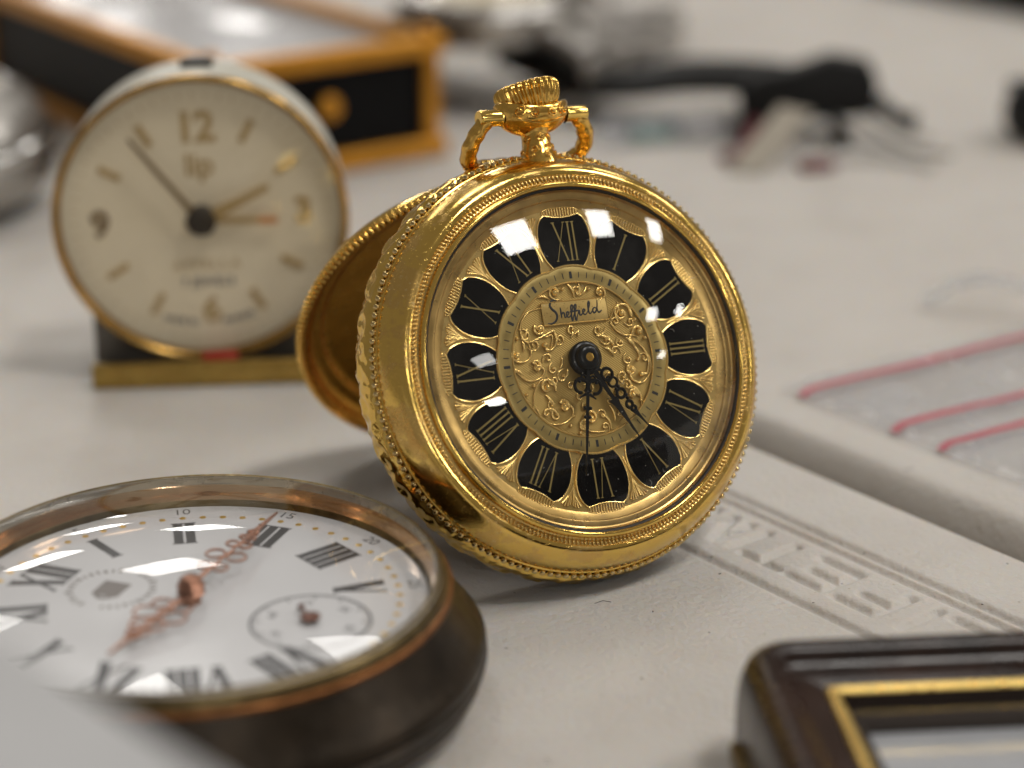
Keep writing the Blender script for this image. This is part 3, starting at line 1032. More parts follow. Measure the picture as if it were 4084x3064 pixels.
    cr_ = MB().lathe([tuple(p) for p in smooth_path(cp, 3)], NR * 8, axis='y', rfun=flute_r)
    ct, st = math.cos(rad(7)), math.sin(rad(7))
    cr_.xf(lambda p: (p[0] * ct - (p[1] - 28) * st + 0.0, 28 + p[0] * st + (p[1] - 28) * ct, p[2]))
    cr_.obj("crown", "gold_cast", W, sharp=80)
    for sx in (-1, 1):
        MB().lathe([(0.01, sx * 6.7), (0.88, sx * 6.7), (1.0, sx * 6.5), (1.0, sx * 4.3), (1.1, sx * 4.0)], 28, cx=26.85, cy=0.1, axis='x').obj("bow_pin", "gold_polished", W)
    bowp = []
    for x, y, zz_ in ((-5.7, 26.6, 0.0), (-6.7, 25.3, -0.7), (-7.25, 23.9, -1.8), (-6.9, 22.7, -3.4), (-5.2, 22.4, -5.4), (-2.5, 22.6, -6.4), (0, 22.7, -6.6)):
        bowp.append((x, y, zz_))
    bowp += [(-x, y, zz_) for x, y, zz_ in reversed(bowp[:-1])]
    pts = smooth_path(bowp, 8)
    r_ = [0.95 + 0.05 * math.sin(i * 0.9) for i in range(len(pts))]
    MB().tube(pts, r_, 14).obj("bow", "gold_cast", W, sharp=80)
    for ch in W.children:
        if ch.name.split('.')[0] in ("pendant", "bow_cup", "crown", "bow_pin", "bow"):
            for vv in ch.data.vertices:
                vv.co.y = (21.6 + (vv.co.y / S - 21.6) * 0.88) * S
                vv.co.x *= 0.93
    # ---- open back cover, hinged behind the crown, its lip on the table
    HR, HS, RC, HA = 20.7, -6.6, 20.6, 8.0
    AU = GU * math.cos(rad(HA)) + GR * math.sin(rad(HA)); AR = GR * math.cos(rad(HA)) - GU * math.sin(rad(HA))
    def lowest(thd):
        t = rad(thd)
        D = -AU * math.cos(t) - GN * math.sin(t)
        C = GO + AU * HR + GN * HS + D * RC
        Mn = -AU * math.sin(t) + GN * math.cos(t)
        ext = math.sqrt(D.z ** 2 + AR.z ** 2)
        return C.z - (RC + 0.35) * ext - 0.3 * abs(Mn.z)
    tt = 45.0
    while lowest(tt) < 0.05 and tt < 75:
        tt += 0.05
    t = rad(tt)
    hx, hy = math.sin(rad(HA)), math.cos(rad(HA))
    ex = Vector((hy, -hx, 0))
    ey = Vector((hx * math.cos(t), hy * math.cos(t), math.sin(t)))      # towards the hinge
    ez = Vector((-hx * math.sin(t), -hy * math.sin(t), math.cos(t)))    # into the hollow
    Cc = Vector((hx * HR, hy * HR, HS)) - ey * RC
    kc = RC / 21.3
    def place(mb):
        return mb.xf(lambda p: tuple(Cc + ex * p[0] * kc + ey * p[1] * kc + ez * p[2]))
    prof = smooth_path([(0.01, -3.4), (10, -3.2), (17.4, -2.5), (18.2, -2.2), (18.5, -1.8), (19.4, -1.55), (20.1, -1.0), (20.5, -0.15), (20.8, 0.12), (21.2, 0.1)], 3)
    prof_o = smooth_path([(21.2, 0.1), (21.35, -0.3), (21.3, -0.9), (20.6, -2.0), (18.5, -3.2), (12, -4.2), (0.01, -4.6)], 3)[1:]
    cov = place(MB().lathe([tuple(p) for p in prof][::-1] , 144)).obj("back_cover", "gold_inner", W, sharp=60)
    cov.data.flip_normals()
    oc = place(MB().lathe([tuple(p) for p in prof_o], 144)).obj("cover_shell", "gold_polished", cov, sharp=60)
    rp = MB()
    NRP = 170
    for i in range(NRP):
        a = 2 * math.pi * i / NRP
        d = Vector((math.cos(a), math.sin(a), 0)); tn = Vector((-d.y, d.x, 0))
        rp.tube([d * 21.0 + Vector((0, 0, 0.28)) - tn * 0.16, d * 21.42 + Vector((0, 0, 0.16)), d * 21.62 + Vector((0, 0, -0.35)) + tn * 0.16], 0.27, 6)
    place(rp).obj("rope_edge", "gold_cast", cov, sharp=80)
    hb = MB()
    hb.lathe([(0.01, -3.0), (0.9, -3.0), (0.9, 3.0), (0.01, 3.0)], 16, cx=0.2, cy=-0.1, axis='x')
    hb.xf(lambda p: tuple(Vector((hx * HR, hy * HR, HS + 0.5)) + ex * p[0] + Vector((hx, hy, 0)) * p[1] + Vector((0, 0, p[2]))))
    hb.obj("hinge", "gold_polished", W)
    return W


gold_watch()


# ================================================================== pocket watch lying flat, white dial
def white_watch():
    W = thing("pocket_watch", "tarnished dark pocket watch lying flat, white enamel dial with rose gold hands", "pocket watch", (-29.3, 178.4, 0))
    T0 = 160.6                                   # where XII lies, degrees anticlockwise from +x

    def pol(hour, r):
        a = rad(T0 - 30 * hour)
        return np.array([math.cos(a) * r, math.sin(a) * r])
    side = [(0.01, 0.0), (19, 0.0), (22.5, 0.35), (25.0, 1.3), (25.9, 1.9), (26.1, 2.3), (25.8, 2.6), (26.5, 3.0), (26.7, 3.5), (26.2, 3.8),
            (26.9, 4.2), (27.05, 4.8), (26.5, 5.15), (27.0, 5.5), (26.95, 6.1), (26.3, 6.9), (25.6, 7.8), (24.9, 9.0), (24.2, 10.2), (23.75, 11.0)]
    MB().lathe(side, 160).obj("case", "dark_patina", W, sharp=60)
    MB().lathe(smooth_path([(23.75, 11.0), (23.95, 11.2), (23.9, 11.5), (23.6, 11.65)], 3), 128).obj("copper_band", "copper_line", W)
    MB().lathe(smooth_path([(23.6, 11.65), (23.5, 12.0), (23.2, 12.5), (22.95, 12.7)], 3), 128).obj("bezel", "brass_dull", W)
    MB().lathe([(22.95, 12.55), (22.93, 13.0)], 128).obj("refracted_band", "refraction_grey", W, sharp=20)  # light grey band painted for the dial refracted through the crystal's near edge
    MB().lathe([(22.93, 13.0), (22.75, 13.1), (22.5, 13.02)], 128).obj("top_edge", "brass_dull", W)
    MB().lathe([(22.5, 13.02), (22.42, 12.6), (22.36, 12.15)], 128).obj("crystal_edge", "grey_edge", W)
    MB().lathe([(22.36, 12.15), (22.25, 11.9), (22.15, 11.2), (21.98, 10.65)], 128).obj("inner_wall", "rose_gold", W)
    MB().lathe([(21.98, 10.65), (21.9, 10.5), (21.75, 9.9)], 128).obj("dial_gap_shadow", "brass_dull", W)  # dark strip stands in for the shadow in the gap round the dial
    D = MB().disc(21.9, 10.0, 128).obj("dial", "white_enamel", W)
    ZD = 10.0
    rom = ["XII", "I", "II", "III", "IIII", "V", "VI", "VII", "VIII", "IX", "X", "XI"]
    for h, s in enumerate(rom):
        if h == 6:
            continue                             # the seconds dial sits there
        # VI's neighbours keep their bars; heavy bars, fine gaps
        mb = roman_mb(s, 4.7, 0.92 if len(s) < 4 else 0.80, 0.34, 1.18 if len(s) < 4 else 1.02, 1.9, 0.0, 0.025, 0.16)
        q = pol(h, 15.4)
        o = mb.obj("numeral", "numeral_black", D, smooth=False)
        o.location = Vector((q[0], q[1], ZD + 0.003)) * S
        o.rotation_euler = (0, 0, rad(T0 - 30 * h - 90))
    dot = MB().lathe([(0.33, 0.0), (0.33, 0.02), (0.01, 0.05)], 12).mesh("minute_dot")
    for i in range(60):
        q = pol(i / 5, 19.05)
        link("minute_dot", dot, "dot_gold", D, (q[0], q[1], ZD + 0.004))
    for i in range(1, 13):
        q = pol(i, 20.55)
        me = text_mesh("minute_number", str(i * 5), 1.75, 0.008)
        link("minute_number", me, "numeral_grey", D, (q[0], q[1], ZD + 0.012), rad(T0 - 30 * i - 90))
    # seconds dial
    c = pol(6, 11.9)
    sd = MB().lathe([(5.55, 0.0), (5.52, 0.012), (5.32, 0.012), (5.30, 0.0)], 64).obj("seconds_track", "numeral_grey", D)
    sd.location = Vector((c[0], c[1], ZD + 0.004)) * S
    sm = MB()
    for i in range(60):
        a = rad(6 * i)
        d = np.array([math.cos(a), math.sin(a)])
        sm.bar(d * (4.5 if i % 5 == 0 else 4.9), d * 5.35, 0.16 if i % 5 == 0 else 0.09, 0.0, 0.010)
    sm.obj("seconds_marks", "numeral_grey", sd, smooth=False)
    for i in range(1, 7):
        a = rad(T0 - 60 * i)
        me = text_mesh("seconds_number", str(i * 10), 1.15, 0.006)
        link("seconds_number", me, "numeral_grey", sd, (3.75 * math.cos(a), 3.75 * math.sin(a), 0.012), rad(T0 - 60 * i - 90))
    sh = MB()
    sh.bar((0, -1.0), (0, 2.6), 0.42, 0.45, 0.55, 0.14)
    sh.lathe([(0.9, 0.40), (0.92, 0.6), (0.5, 0.78), (0.01, 0.8)], 24)
    sh.ball((0, 2.2, 0.5), 0.32, 8, 5)
    o = sh.obj("seconds_hand", "dark_rose", W)
    o.location = Vector((c[0], c[1], ZD)) * S
    o.rotation_euler = (0, 0, rad(28))
    # maker's round mark below XII
    e = MB()
    for i in range(34):
        if i in (8, 9, 25, 26):
            continue
        a = rad(i * 360 / 34)
        d = np.array([math.cos(a), math.sin(a)])
        e.bar(d * 3.5, d * (4.15 + 0.15 * (i % 3 == 0)), 0.24 + 0.12 * (i % 2), 0.0, 0.010)
    c = pol(0, 8.3)
    em = e.obj("round_mark", "grey_mark", D, smooth=False)
    em.location = Vector((c[0], c[1], ZD + 0.003)) * S
    em.rotation_euler = (0, 0, rad(T0))
    q = MB().box((0, 0, 0.006), (2.7, 2.9, 0.012))
    q.bar((-0.9, 1.45), (0, 2.1), 0.5, 0, 0.014); q.bar((0.9, 1.45), (0, 2.1), 0.5, 0, 0.016)
    q.obj("square_emblem", "grey_mark", em, smooth=False)

    def fancy(mb, L, z, k):
        mb.bar((0, 0.8), (0, L * 0.30), 0.5, z - 0.1, z + 0.1, 0.3)
        mb.bar((0, L * 0.74), (0, L), 0.55, z - 0.1, z + 0.1, 0.12)

        def ring(x, y, r, w=0.13):
            mb.tube([(x + r * math.cos(t), y + r * math.sin(t), z) for t in np.linspace(0, 2 * math.pi, 18, endpoint=False)], w, 6, closed=True)
        for y, x, r in ((0.24, 0.72, 0.60), (0.39, 0.95, 0.80), (0.54, 0.58, 0.52), (0.64, 0.36, 0.34)):
            for sx in (-1, 1):
                ring(sx * x * k, L * y, r * k)
        ring(0, L * 0.71, 0.4 * k, 0.16)
        mb.ball((0.35, L * 0.70, z), 0.3, 8, 5); mb.ball((-0.35, L * 0.70, z), 0.3, 8, 5)
        mb.bar((0, L * 0.30), (0, L * 0.75), 0.22, z - 0.09, z + 0.09)
        mb.lathe([(1.25, z - 0.2), (1.3, z), (1.1, z + 0.2), (0.01, z + 0.22)], 24)
    for L, z, ang, nm, k in ((13.4, 1.1, 246, "hour_hand", 1.5), (17.4, 1.75, 69, "minute_hand", 1.15)):
        mb = MB()
        fancy(mb, L, z, k)
        o = mb.obj(nm, "rose_hand", W)
        o.location = Vector((0, 0, ZD)) * S
        o.rotation_euler = (0, 0, rad(ang - 90))
    MB().lathe([(0.9, ZD + 0.0), (0.85, ZD + 1.9), (1.0, ZD + 2.0), (1.05, ZD + 2.3), (0.7, ZD + 2.6), (0.01, ZD + 2.65)], 32).obj("hand_hub", "rose_hand", W)
    rr, sag = 22.5, 3.0
    Rc = (rr * rr + sag * sag) / (2 * sag)
    prof = [(max(0.01, Rc * math.sin(t)), 13.0 + sag - Rc + Rc * math.cos(t)) for t in np.linspace(math.asin(rr / Rc), 0, 28)]
    MB().lathe(prof, 160).obj("crystal", "crystal", W)
    # pendant, crown and bow, at XII
    a = rad(T0)
    ca, sa = math.cos(a), math.sin(a)
    def out(p):
        return (ca * p[1] - sa * p[0], sa * p[1] + ca * p[0], p[2] + 6.0)
    MB().lathe([(3.4, 25.5), (2.6, 27), (2.4, 30), (2.8, 30.4), (0.01, 30.5)], 32, axis='y').xf(out).obj("pendant", "dark_patina", W)
    MB().lathe([(1.5, 30.4), (3.2, 31.2), (3.4, 34), (2.6, 35), (0.01, 35.2)], 96, axis='y', rfun=lambda r, z, t: r * (1 - 0.05 * (0.5 + 0.5 * math.cos(24 * t)))).xf(out).obj("crown", "brass_dull", W)
    MB().tube(smooth_path([(-2.6, 28.5, 0), (-7, 30, 0), (-9, 35, 0), (-6, 41, 0), (0, 43, 0), (6, 41, 0), (9, 35, 0), (7, 30, 0), (2.6, 28.5, 0)], 6), 1.2, 10).xf(out).obj("bow", "dark_patina", W)


white_watch()


# ================================================================== small alarm clock
def alarm_clock():
    W = thing("alarm_clock", "small round cream alarm clock with gilt bezel on a dark foot", "alarm clock", (-39.1, 261.0, 0), rotz(5.4))
    CZ, FY = 21.35, 3.0
    cr, sr = math.cos(rad(1.6)), math.sin(rad(1.6))

    def face(p):                                  # face plane (right, up, out) -> local
        x, y = p[0] * cr - p[1] * sr, p[0] * sr + p[1] * cr
        return (x, FY - p[2], CZ + y)
    RO = 18.5
    MB().lathe(smooth_path([(17.0, -13.0), (17.9, -12.6), (18.25, -11.5), (18.35, -6), (18.35, -1.2), (18.2, -0.6)], 4), 128).xf(face).obj("body", "cream_paint", W)
    MB().lathe([(0.01, -13.0), (17.0, -13.0)], 96).xf(face).obj("back_plate", "brass_strip", W)
    MB().lathe(smooth_path([(18.35, -1.3), (18.7, -0.9), (18.75, -0.2), (18.5, 0.25), (18.1, 0.2), (17.85, -0.2), (17.7, -1.3)], 4), 128).xf(face).obj("bezel", "brass_bezel", W)
    d = MB().disc(17.8, -1.3, 96).xf(face).obj("dial", "cream_dial", W)

    def clock(h, r):
        a = rad(30 * h)
        return math.sin(a) * r, math.cos(a) * r
    for h in range(12):
        if h % 3 == 0:
            continue
        x0, y0 = clock(h, 11.3); x1, y1 = clock(h, 14.3)
        MB().bar((x0, y0), (x1, y1), 0.85, -1.29, -1.10).xf(face).obj("hour_bar", "gilt_mark", W, smooth=False)
    track = MB()
    for i in range(60):
        a = rad(6 * i)
        dd = np.array([math.sin(a), math.cos(a)])
        track.bar(dd * 15.6, dd * 16.3, 0.14, -1.295, -1.285)
    track.xf(face).obj("minute_track", "gilt_mark", W, smooth=False)

    def word(name, s, size, x, y, mat, space=1.0, bold=0.0, rot=0.0, parent=W):
        me = text_mesh(name, s, size, 0.03, space, bold)
        c_, s_ = math.cos(rot), math.sin(rot)
        for v in me.vertices:
            px, py, pz = v.co.x / S, v.co.y / S, v.co.z / S
            v.co = Vector(face((x + px * c_ - py * s_, y + px * s_ + py * c_, -1.24 + pz))) * S
        return link(name, me, mat, parent)
    word("numeral", "12", 5.4, 0.0, 11.7, "gilt_mark", 0.9, 0.18)
    word("numeral", "3", 4.6, 12.9, 0.3, "gilt_mark", 1, 0.18)
    word("numeral", "6", 4.6, 0.4, -12.4, "gilt_mark", 1, 0.18)
    word("numeral", "9", 4.8, -12.8, -0.3, "bronze_mark", 1, 0.18)
    word("brand_mark", "lip", 4.0, 0.2, 6.9, "gilt_mark", 1.0, 0.09)
    word("name_line", "APPELLA", 1.75, 0.2, -6.2, "gilt_mark", 1.35, 0.0)
    word("jewel_line", "7 JEWELS", 1.55, 0.2, -8.5, "grey_mark", 1.1, 0.03)
    word("origin_line", "MADE IN", 1.1, -3.7, -13.5, "grey_mark", 1.0, 0.03, rad(-12))
    word("origin_line", "FRANCE", 1.1, 3.7, -13.5, "grey_mark", 1.0, 0.03, rad(12))
    # hands
    def hand(name, ang, L, w, w2, z, mat, back=2.0):
        a = rad(ang)
        dd = np.array([math.sin(a), math.cos(a)])
        return MB().bar(-dd * back, dd * L, w, z - 0.06, z + 0.06, w2).xf(face).obj(name, mat, W, smooth=False)
    hand("minute_hand", -36.5, 13.8, 0.95, 0.5, 0.25, "bronze_mark")
    hand("hour_hand", 65, 9.6, 1.9, 0.8, -0.05, "gilt_mark")
    hand("alarm_hand", 93, 7.2, 1.0, 0.7, -0.35, "gilt_mark", 0.5)
    a = rad(93)
    dd = np.array([math.sin(a), math.cos(a)])
    MB().bar(dd * 7.2, dd * 9.6, 0.8, -0.42, -0.28, 0.8).xf(face).obj("alarm_tip", "orange_tip", W, smooth=False)
    MB().lathe([(1.85, -1.2), (1.9, 0.4), (1.4, 0.6), (0.01, 0.65)], 32).xf(face).obj("hand_hub", "dark_mark", W)
    rr, sag = 17.9, 2.4
    Rc = (rr * rr + sag * sag) / (2 * sag)
    prof = [(max(0.01, Rc * math.sin(t)), -0.1 + sag - Rc + Rc * math.cos(t)) for t in np.linspace(math.asin(rr / Rc), 0, 20)]
    MB().lathe(prof, 96).xf(face).obj("crystal", "crystal_flat", W)
    MB().box((0, 11, CZ + 18.3), (4.2, 2.4, 1.6), 0.35).obj("alarm_button", "black_ink", W)
    # foot
    foot = MB()
    foot.box((0, 9.6, 4.6), (29.4, 7.5, 9.0), 0.5)
    foot.obj("foot", "dark_metal", W)
    MB().box((0, 7.1, 0.55), (29.2, 12.4, 1.1), 0.2).obj("foot_plate", "dark_metal", W)
    MB().box((0, 0.55, 1.75), (29.4, 1.1, 3.3), 0.25).obj("front_strip", "brass_strip", W)
    MB().box((1.6, 1.9, 3.0), (4.6, 1.3, 2.0), 0.3).obj("alarm_lever", "red_plastic", W)


alarm_clock()


# ================================================================== gilt and black box clock
def box_clock():
    W = thing("box_clock", "gilt framed box clock with black sides and glass top, behind the alarm clock", "clock", (-50.0, 353.5, 0), rotz(35))
    LX, LY, H = 45.0, 100.0, 22.0
    # rails and posts, each its own part
    def rail(c, s):
        MB().box(c, s, 0.6).obj("rail", "gilt_frame", W)
    for z, w in ((1.9, 3.4), (H - 1.7, 3.4)):
        rail((LX / 2, 0.9, z), (LX + 3.6, 3.6, w))
        rail((LX / 2, LY - 0.9, z), (LX + 3.6, 3.6, w))
        rail((0.9, LY / 2, z), (3.6, LY - 5.6, w - 0.2))
        rail((LX - 0.9, LY / 2, z), (3.6, LY - 5.6, w - 0.2))
    for x in (1.2, LX - 1.2):
        for y in (1.2, LY - 1.2):
            MB().box((x, y, H / 2), (3.2, 3.2, H - 6.6), 0.5).obj("post", "gilt_frame", W)
            MB().lathe([(1.5, H), (1.7, H + 0.9), (1.2, H + 1.8), (0.01, H + 2.1)], 20, cx=x - 0.3, cy=y).obj("finial", "gilt_frame", W)
    MB().box((LX / 2, 1.6, H / 2), (LX - 5.4, 1.0, H - 6.4)).obj("side_panel", "black_panel", W)
    MB().box((1.6, LY / 2, H / 2), (1.0, LY - 5.4, H - 6.4)).obj("side_panel", "black_panel", W)
    MB().box((LX / 2, LY - 1.6, H / 2), (LX - 5.4, 1.0, H - 6.4)).obj("side_panel", "black_panel", W)
    MB().box((LX - 1.6, LY / 2, H / 2), (1.0, LY - 5.4, H - 6.4)).obj("side_panel", "black_panel", W)
    MB().box((LX / 2, LY / 2, 0.7), (LX - 4, LY - 4, 1.0)).obj("floor_panel", "black_panel", W)
    MB().box((LX / 2, LY / 2, H - 2.6), (LX - 4.6, LY - 4.6, 0.6)).obj("dial", "white_enamel", W)
    gx, gy = np.meshgrid(np.linspace(-1, 1, 26), np.linspace(-1, 1, 40))
    MB().grid(LX / 2 + gx * (LX / 2 - 2.2), LY / 2 + gy * (LY / 2 - 2.2), H - 1.6 + 3.4 * (1 - gx ** 2) * (1 - gy ** 4) + 0.10 * np.sin(gx * 5 + gy * 7)).obj("glass", "crystal_smeared", W, sharp=180)
    k = MB().lathe([(0.9, 1.0), (0.9, -0.6), (2.0, -0.9), (2.2, -2.4), (1.7, -3.0), (0.01, -3.1)], 28, cx=21.5, cy=12.4, axis='y')
    k.obj("winding_knob", "gilt_frame", W)


box_clock()


# ================================================================== silver case at the left edge
def silver_case():
    W = thing("pocket_watch", "thick silver pocket watch case at the left edge, rounded and polished", "pocket watch", (-101.0, 345.0, 0))
    MB().lathe(smooth_path([(0.01, 0), (15, 0.3), (22, 2.2), (25.2, 5.5), (25.6, 8.5), (25.2, 10.0)], 5), 96).obj("case_back", "steel_brushed", W)
    MB().lathe(smooth_path([(25.2, 10.0), (26.2, 10.6), (26.4, 12.2), (25.4, 13.2)], 4), 96).obj("middle_band", "steel", W)
    MB().lathe(smooth_path([(25.4, 13.2), (24.5, 15.5), (22.5, 18.2), (19.5, 20.3), (18.0, 20.6), (17.6, 20.0)], 5), 96).obj("bezel", "steel_brushed", W)
    MB().disc(17.7, 19.6, 64).obj("dial", "cream_dial", W)
    rr, sag = 17.8, 3.2
    Rc = (rr * rr + sag * sag) / (2 * sag)
    prof = [(max(0.01, Rc * math.sin(t)), 20.1 + sag - Rc + Rc * math.cos(t)) for t in np.linspace(math.asin(rr / Rc), 0, 16)]
    MB().lathe(prof, 96).obj("crystal", "crystal", W)


silver_case()


# ================================================================== steel wristwatches
def steel_watch(label, loc, rz, tilt, R, L, dialmat, group="steel wristwatches at the back"):
    rot = rotz(rz) @ Matrix.Rotation(rad(tilt), 3, 'X')
    W = thing("wristwatch", label, "wristwatch", loc, rot, group)
    H = 14.0
    MB().lathe(smooth_path([(R * 0.8, H - 1), (R * 0.98, H), (R, H + 2), (R, H + 5), (R * 0.95, H + 6.5)], 4), 72).obj("case", "steel_brushed", W)
    MB().lathe([(0.01, H - 1), (R * 0.8, H - 1)], 48).obj("case_back", "steel_brushed", W)
    MB().lathe(smooth_path([(R * 0.95, H + 6.5), (R * 0.93, H + 7.6), (R * 0.84, H + 8.0), (R * 0.80, H + 7.0)], 4), 72).obj("bezel", "steel", W)
    MB().disc(R * 0.81, H + 6.2, 48).obj("dial", dialmat, W)
    rr, sag = R * 0.82, 1.6
    Rc = (rr * rr + sag * sag) / (2 * sag)
    prof = [(max(0.01, Rc * math.sin(t)), H + 7.3 + sag - Rc + Rc * math.cos(t)) for t in np.linspace(math.asin(rr / Rc), 0, 12)]
    MB().lathe(prof, 64).obj("crystal", "crystal", W)
    MB().lathe([(0.01, R + 3.4), (1.9, R + 3.3), (2.0, R + 1.2), (1.0, R)], 20, cx=0, cy=H + 3.5, axis='x').obj("crown", "steel", W)
    link_m = MB().box((0, 0, 0), (16.5, 4.0, 2.3), 0.6).mesh("bracelet_link")
    # closed bracelet hanging under the head, in the y-z plane
    path = smooth_path([(R - 1, H + 2), (R + L * 0.35, H - 2), (R + L * 0.30, 4), (R * 0.3, 1.4), (-R * 0.3, 1.4), (-R - L * 0.30, 4), (-R - L * 0.35, H - 2), (-R + 1, H + 2)], 12)
    P = [np.array(p) for p in path]
    acc, last = 0.0, P[0]
    for i in range(1, len(P)):
        acc += np.linalg.norm(P[i] - P[i - 1])
        if acc >= 4.3:
            acc = 0.0
            dd = P[i] - P[i - 1]
            o = link("bracelet_link", link_m, "steel" if i % 2 else "steel_brushed", W, (0, P[i][0], P[i][1]))
            o.rotation_euler = (math.atan2(dd[1], dd[0]), 0, 0)
    return W


steel_watch("steel wristwatch on its bracelet beside the gilt box clock", (-5.0, 424, 0), 62, 0, 18, 20, "cream_dial")
steel_watch("steel wristwatch lying farthest back, partly out of the top of the picture", (19.0, 476, 0), 20, 0, 19, 22, "black_panel")


# ================================================================== black leather strap watch with tag
def strap_watch():
    W = thing("watch_strap", "black leather watch strap arched over the table, its wide end turned down", "watch strap", (0, 0, 0))
    def ribbon(cent, wdir, width, thick):
        C = smooth_path(cent, 8); D = smooth_path(wdir, 8); Wd = smooth_path([(w,) for w in width], 8)
        n = len(C)
        v, f = [], []
        for i in range(n):
            t = C[min(i + 1, n - 1)] - C[max(i - 1, 0)]
            t = t / np.linalg.norm(t)
            d = D[i] - t * (D[i] @ t)
            d = d / np.linalg.norm(d)
            u = np.cross(t, d)
            w = Wd[i][0] / 2
            for a, b in ((-1, -0.5), (-0.9, 0.5), (0, 0.85), (0.9, 0.5), (1, -0.5), (0, -0.7)):
                v.append(C[i] + d * a * w + u * b * thick)
        for i in range(n - 1):
            for k in range(6):
                k2 = (k + 1) % 6
                f.append((i * 6 + k, i * 6 + k2, (i + 1) * 6 + k2, (i + 1) * 6 + k))
        f.append(tuple(range(6))[::-1]); f.append(tuple((n - 1) * 6 + k for k in range(6)))
        return MB().add(v, f)
    ribbon([(2, 428, 9), (10, 420, 7.0), (20, 409, 7.0), (32, 403, 9.5), (42, 401, 10.0), (51, 400, 9.5)],
           [(0.3, 1, 0.1), (0.3, 1, 0), (0.2, 1, 0), (0, 1, 0), (0, 1, 0), (0, 1, 0.0)], [16, 16, 16, 17, 19, 20], 3.0).obj("strap", "black_leather", W)
    out = [(41, 9.5), (42.5, 1.2), (48, 0.4), (53, 4.2), (62, 4.8), (66.3, 5.4), (67, 11), (65.2, 14.6), (58, 16), (51.6, 13.6), (44.5, 12.4)]
    import bmesh
    bm = bmesh.new()
    fr_ = [bm.verts.new((x, 388.0 + 0.12 * (z - 8), z)) for x, z in out]
    bk_ = [bm.verts.new((x + 1.5, 401.0, z * 0.92)) for x, z in out]
    bm.faces.new(fr_); bm.faces.new(bk_[::-1])
    for k in range(len(out)):
        k2 = (k + 1) % len(out)
        bm.faces.new((fr_[k2], fr_[k], bk_[k], bk_[k2]))
    bmesh.ops.recalc_face_normals(bm, faces=bm.faces[:])
    bmesh.ops.bevel(bm, geom=bm.edges[:], offset=0.9, segments=2, affect='EDGES', profile=0.5)
    bm.verts.index_update()
    MB().add([tuple(v.co) for v in bm.verts], [tuple(v.index for v in f.verts) for f in bm.faces]).obj("strap_end", "black_leather", W)
    bm.free()
    for pts in ([(64, 388, 5.5), (67, 384, 3), (72, 380, 1.2), (79, 377, 0.9)], [(60, 388, 5), (63, 382, 2.2), (69, 377, 1.0), (73, 380, 1.0)], [(66, 390, 6), (71, 386, 3.4), (76, 384, 2.2)]):
        MB().tube(smooth_path(pts, 6), 0.5, 8).obj("buckle_wire", "steel_brushed", W)
    MB().tube([(67, 391, 7.5), (71, 389, 4.5), (74, 389, 4.0)], [1.6, 1.4, 2.0], 10).obj("buckle_tongue", "black_ink", W)
    MB().tube(smooth_path([(58, 389, 6), (61, 387, 1.6), (59, 384, 1.2)], 5), 1.2, 8).obj("buckle_pin", "black_ink", W)
    T = thing("price_tag", "cream paper price tag leaning against the black watch strap", "price tag", (0, 0, 0))
    P = [(37.5, 367.5, 0.2), (43.5, 366.0, 0.2), (54.0, 381, 7.5), (48.5, 384, 8.0)]
    n = Vector(P[1]) - Vector(P[0]); m = Vector(P[3]) - Vector(P[0]); u = n.cross(m).normalized() * 0.35
    v = [Vector(p) for p in P] + [Vector(p) + u for p in P]
    MB().add(v, [(3, 2, 1, 0), (4, 5, 6, 7), (0, 1, 5, 4), (1, 2, 6, 5), (2, 3, 7, 6), (3, 0, 4, 7)]).obj("card", "paper_tag", T, smooth=False)
    MB().tube(smooth_path([(44.5, 386, 4.5), (42, 380, 2.5), (39.5, 374, 1.0), (37.5, 376, 0.8)], 5), 1.0, 8).obj("thread", "red_thread", T)
    recentre(W, (48, 392, 0))
    recentre(T, (41, 367, 0))
    o = MB().box((0, 0, 0.9), (6.5, 4, 1.6), 0.7).obj("red_ribbon", "red_thread", None)
    o.location = Vector((53.5, 369.5, 0.0)) * S
    o.rotation_euler = (0, 0, rad(20))
    tag(o, "dark red folded ribbon lying under the cream price tag", "ribbon")
    o = MB().tube(smooth_path([(0, 0, 1.0), (6, 4, 1.6), (12, 2, 1.2), (18, -3, 1.0)], 6), [1.0] * 18 + [1.6], 8, flat=0.6).obj("paper_string", "pale_wrap", None)
    o.location = Vector((56, 372, 0)) * S
    tag(o, "pale twisted string trailing right of the price tag", "string")
    # clear sachet under the arch
    G = thing("plastic_sachet", "clear plastic sachet with faint green print under the arched strap", "sachet", (30.5, 392, 0), rotz(18))
    MB().box((0, 0, 2.2), (30, 10, 4.2), 1.6).obj("film", "plastic_film", G)
    MB().box((6.5, 0, 1.9), (11, 7, 3.0), 1.0).obj("white_insert", "pale_wrap", G)
    MB().box((-5, 0.4, 1.2), (8, 6, 1.8), 0.6).obj("green_insert", "green_print", G)


strap_watch()


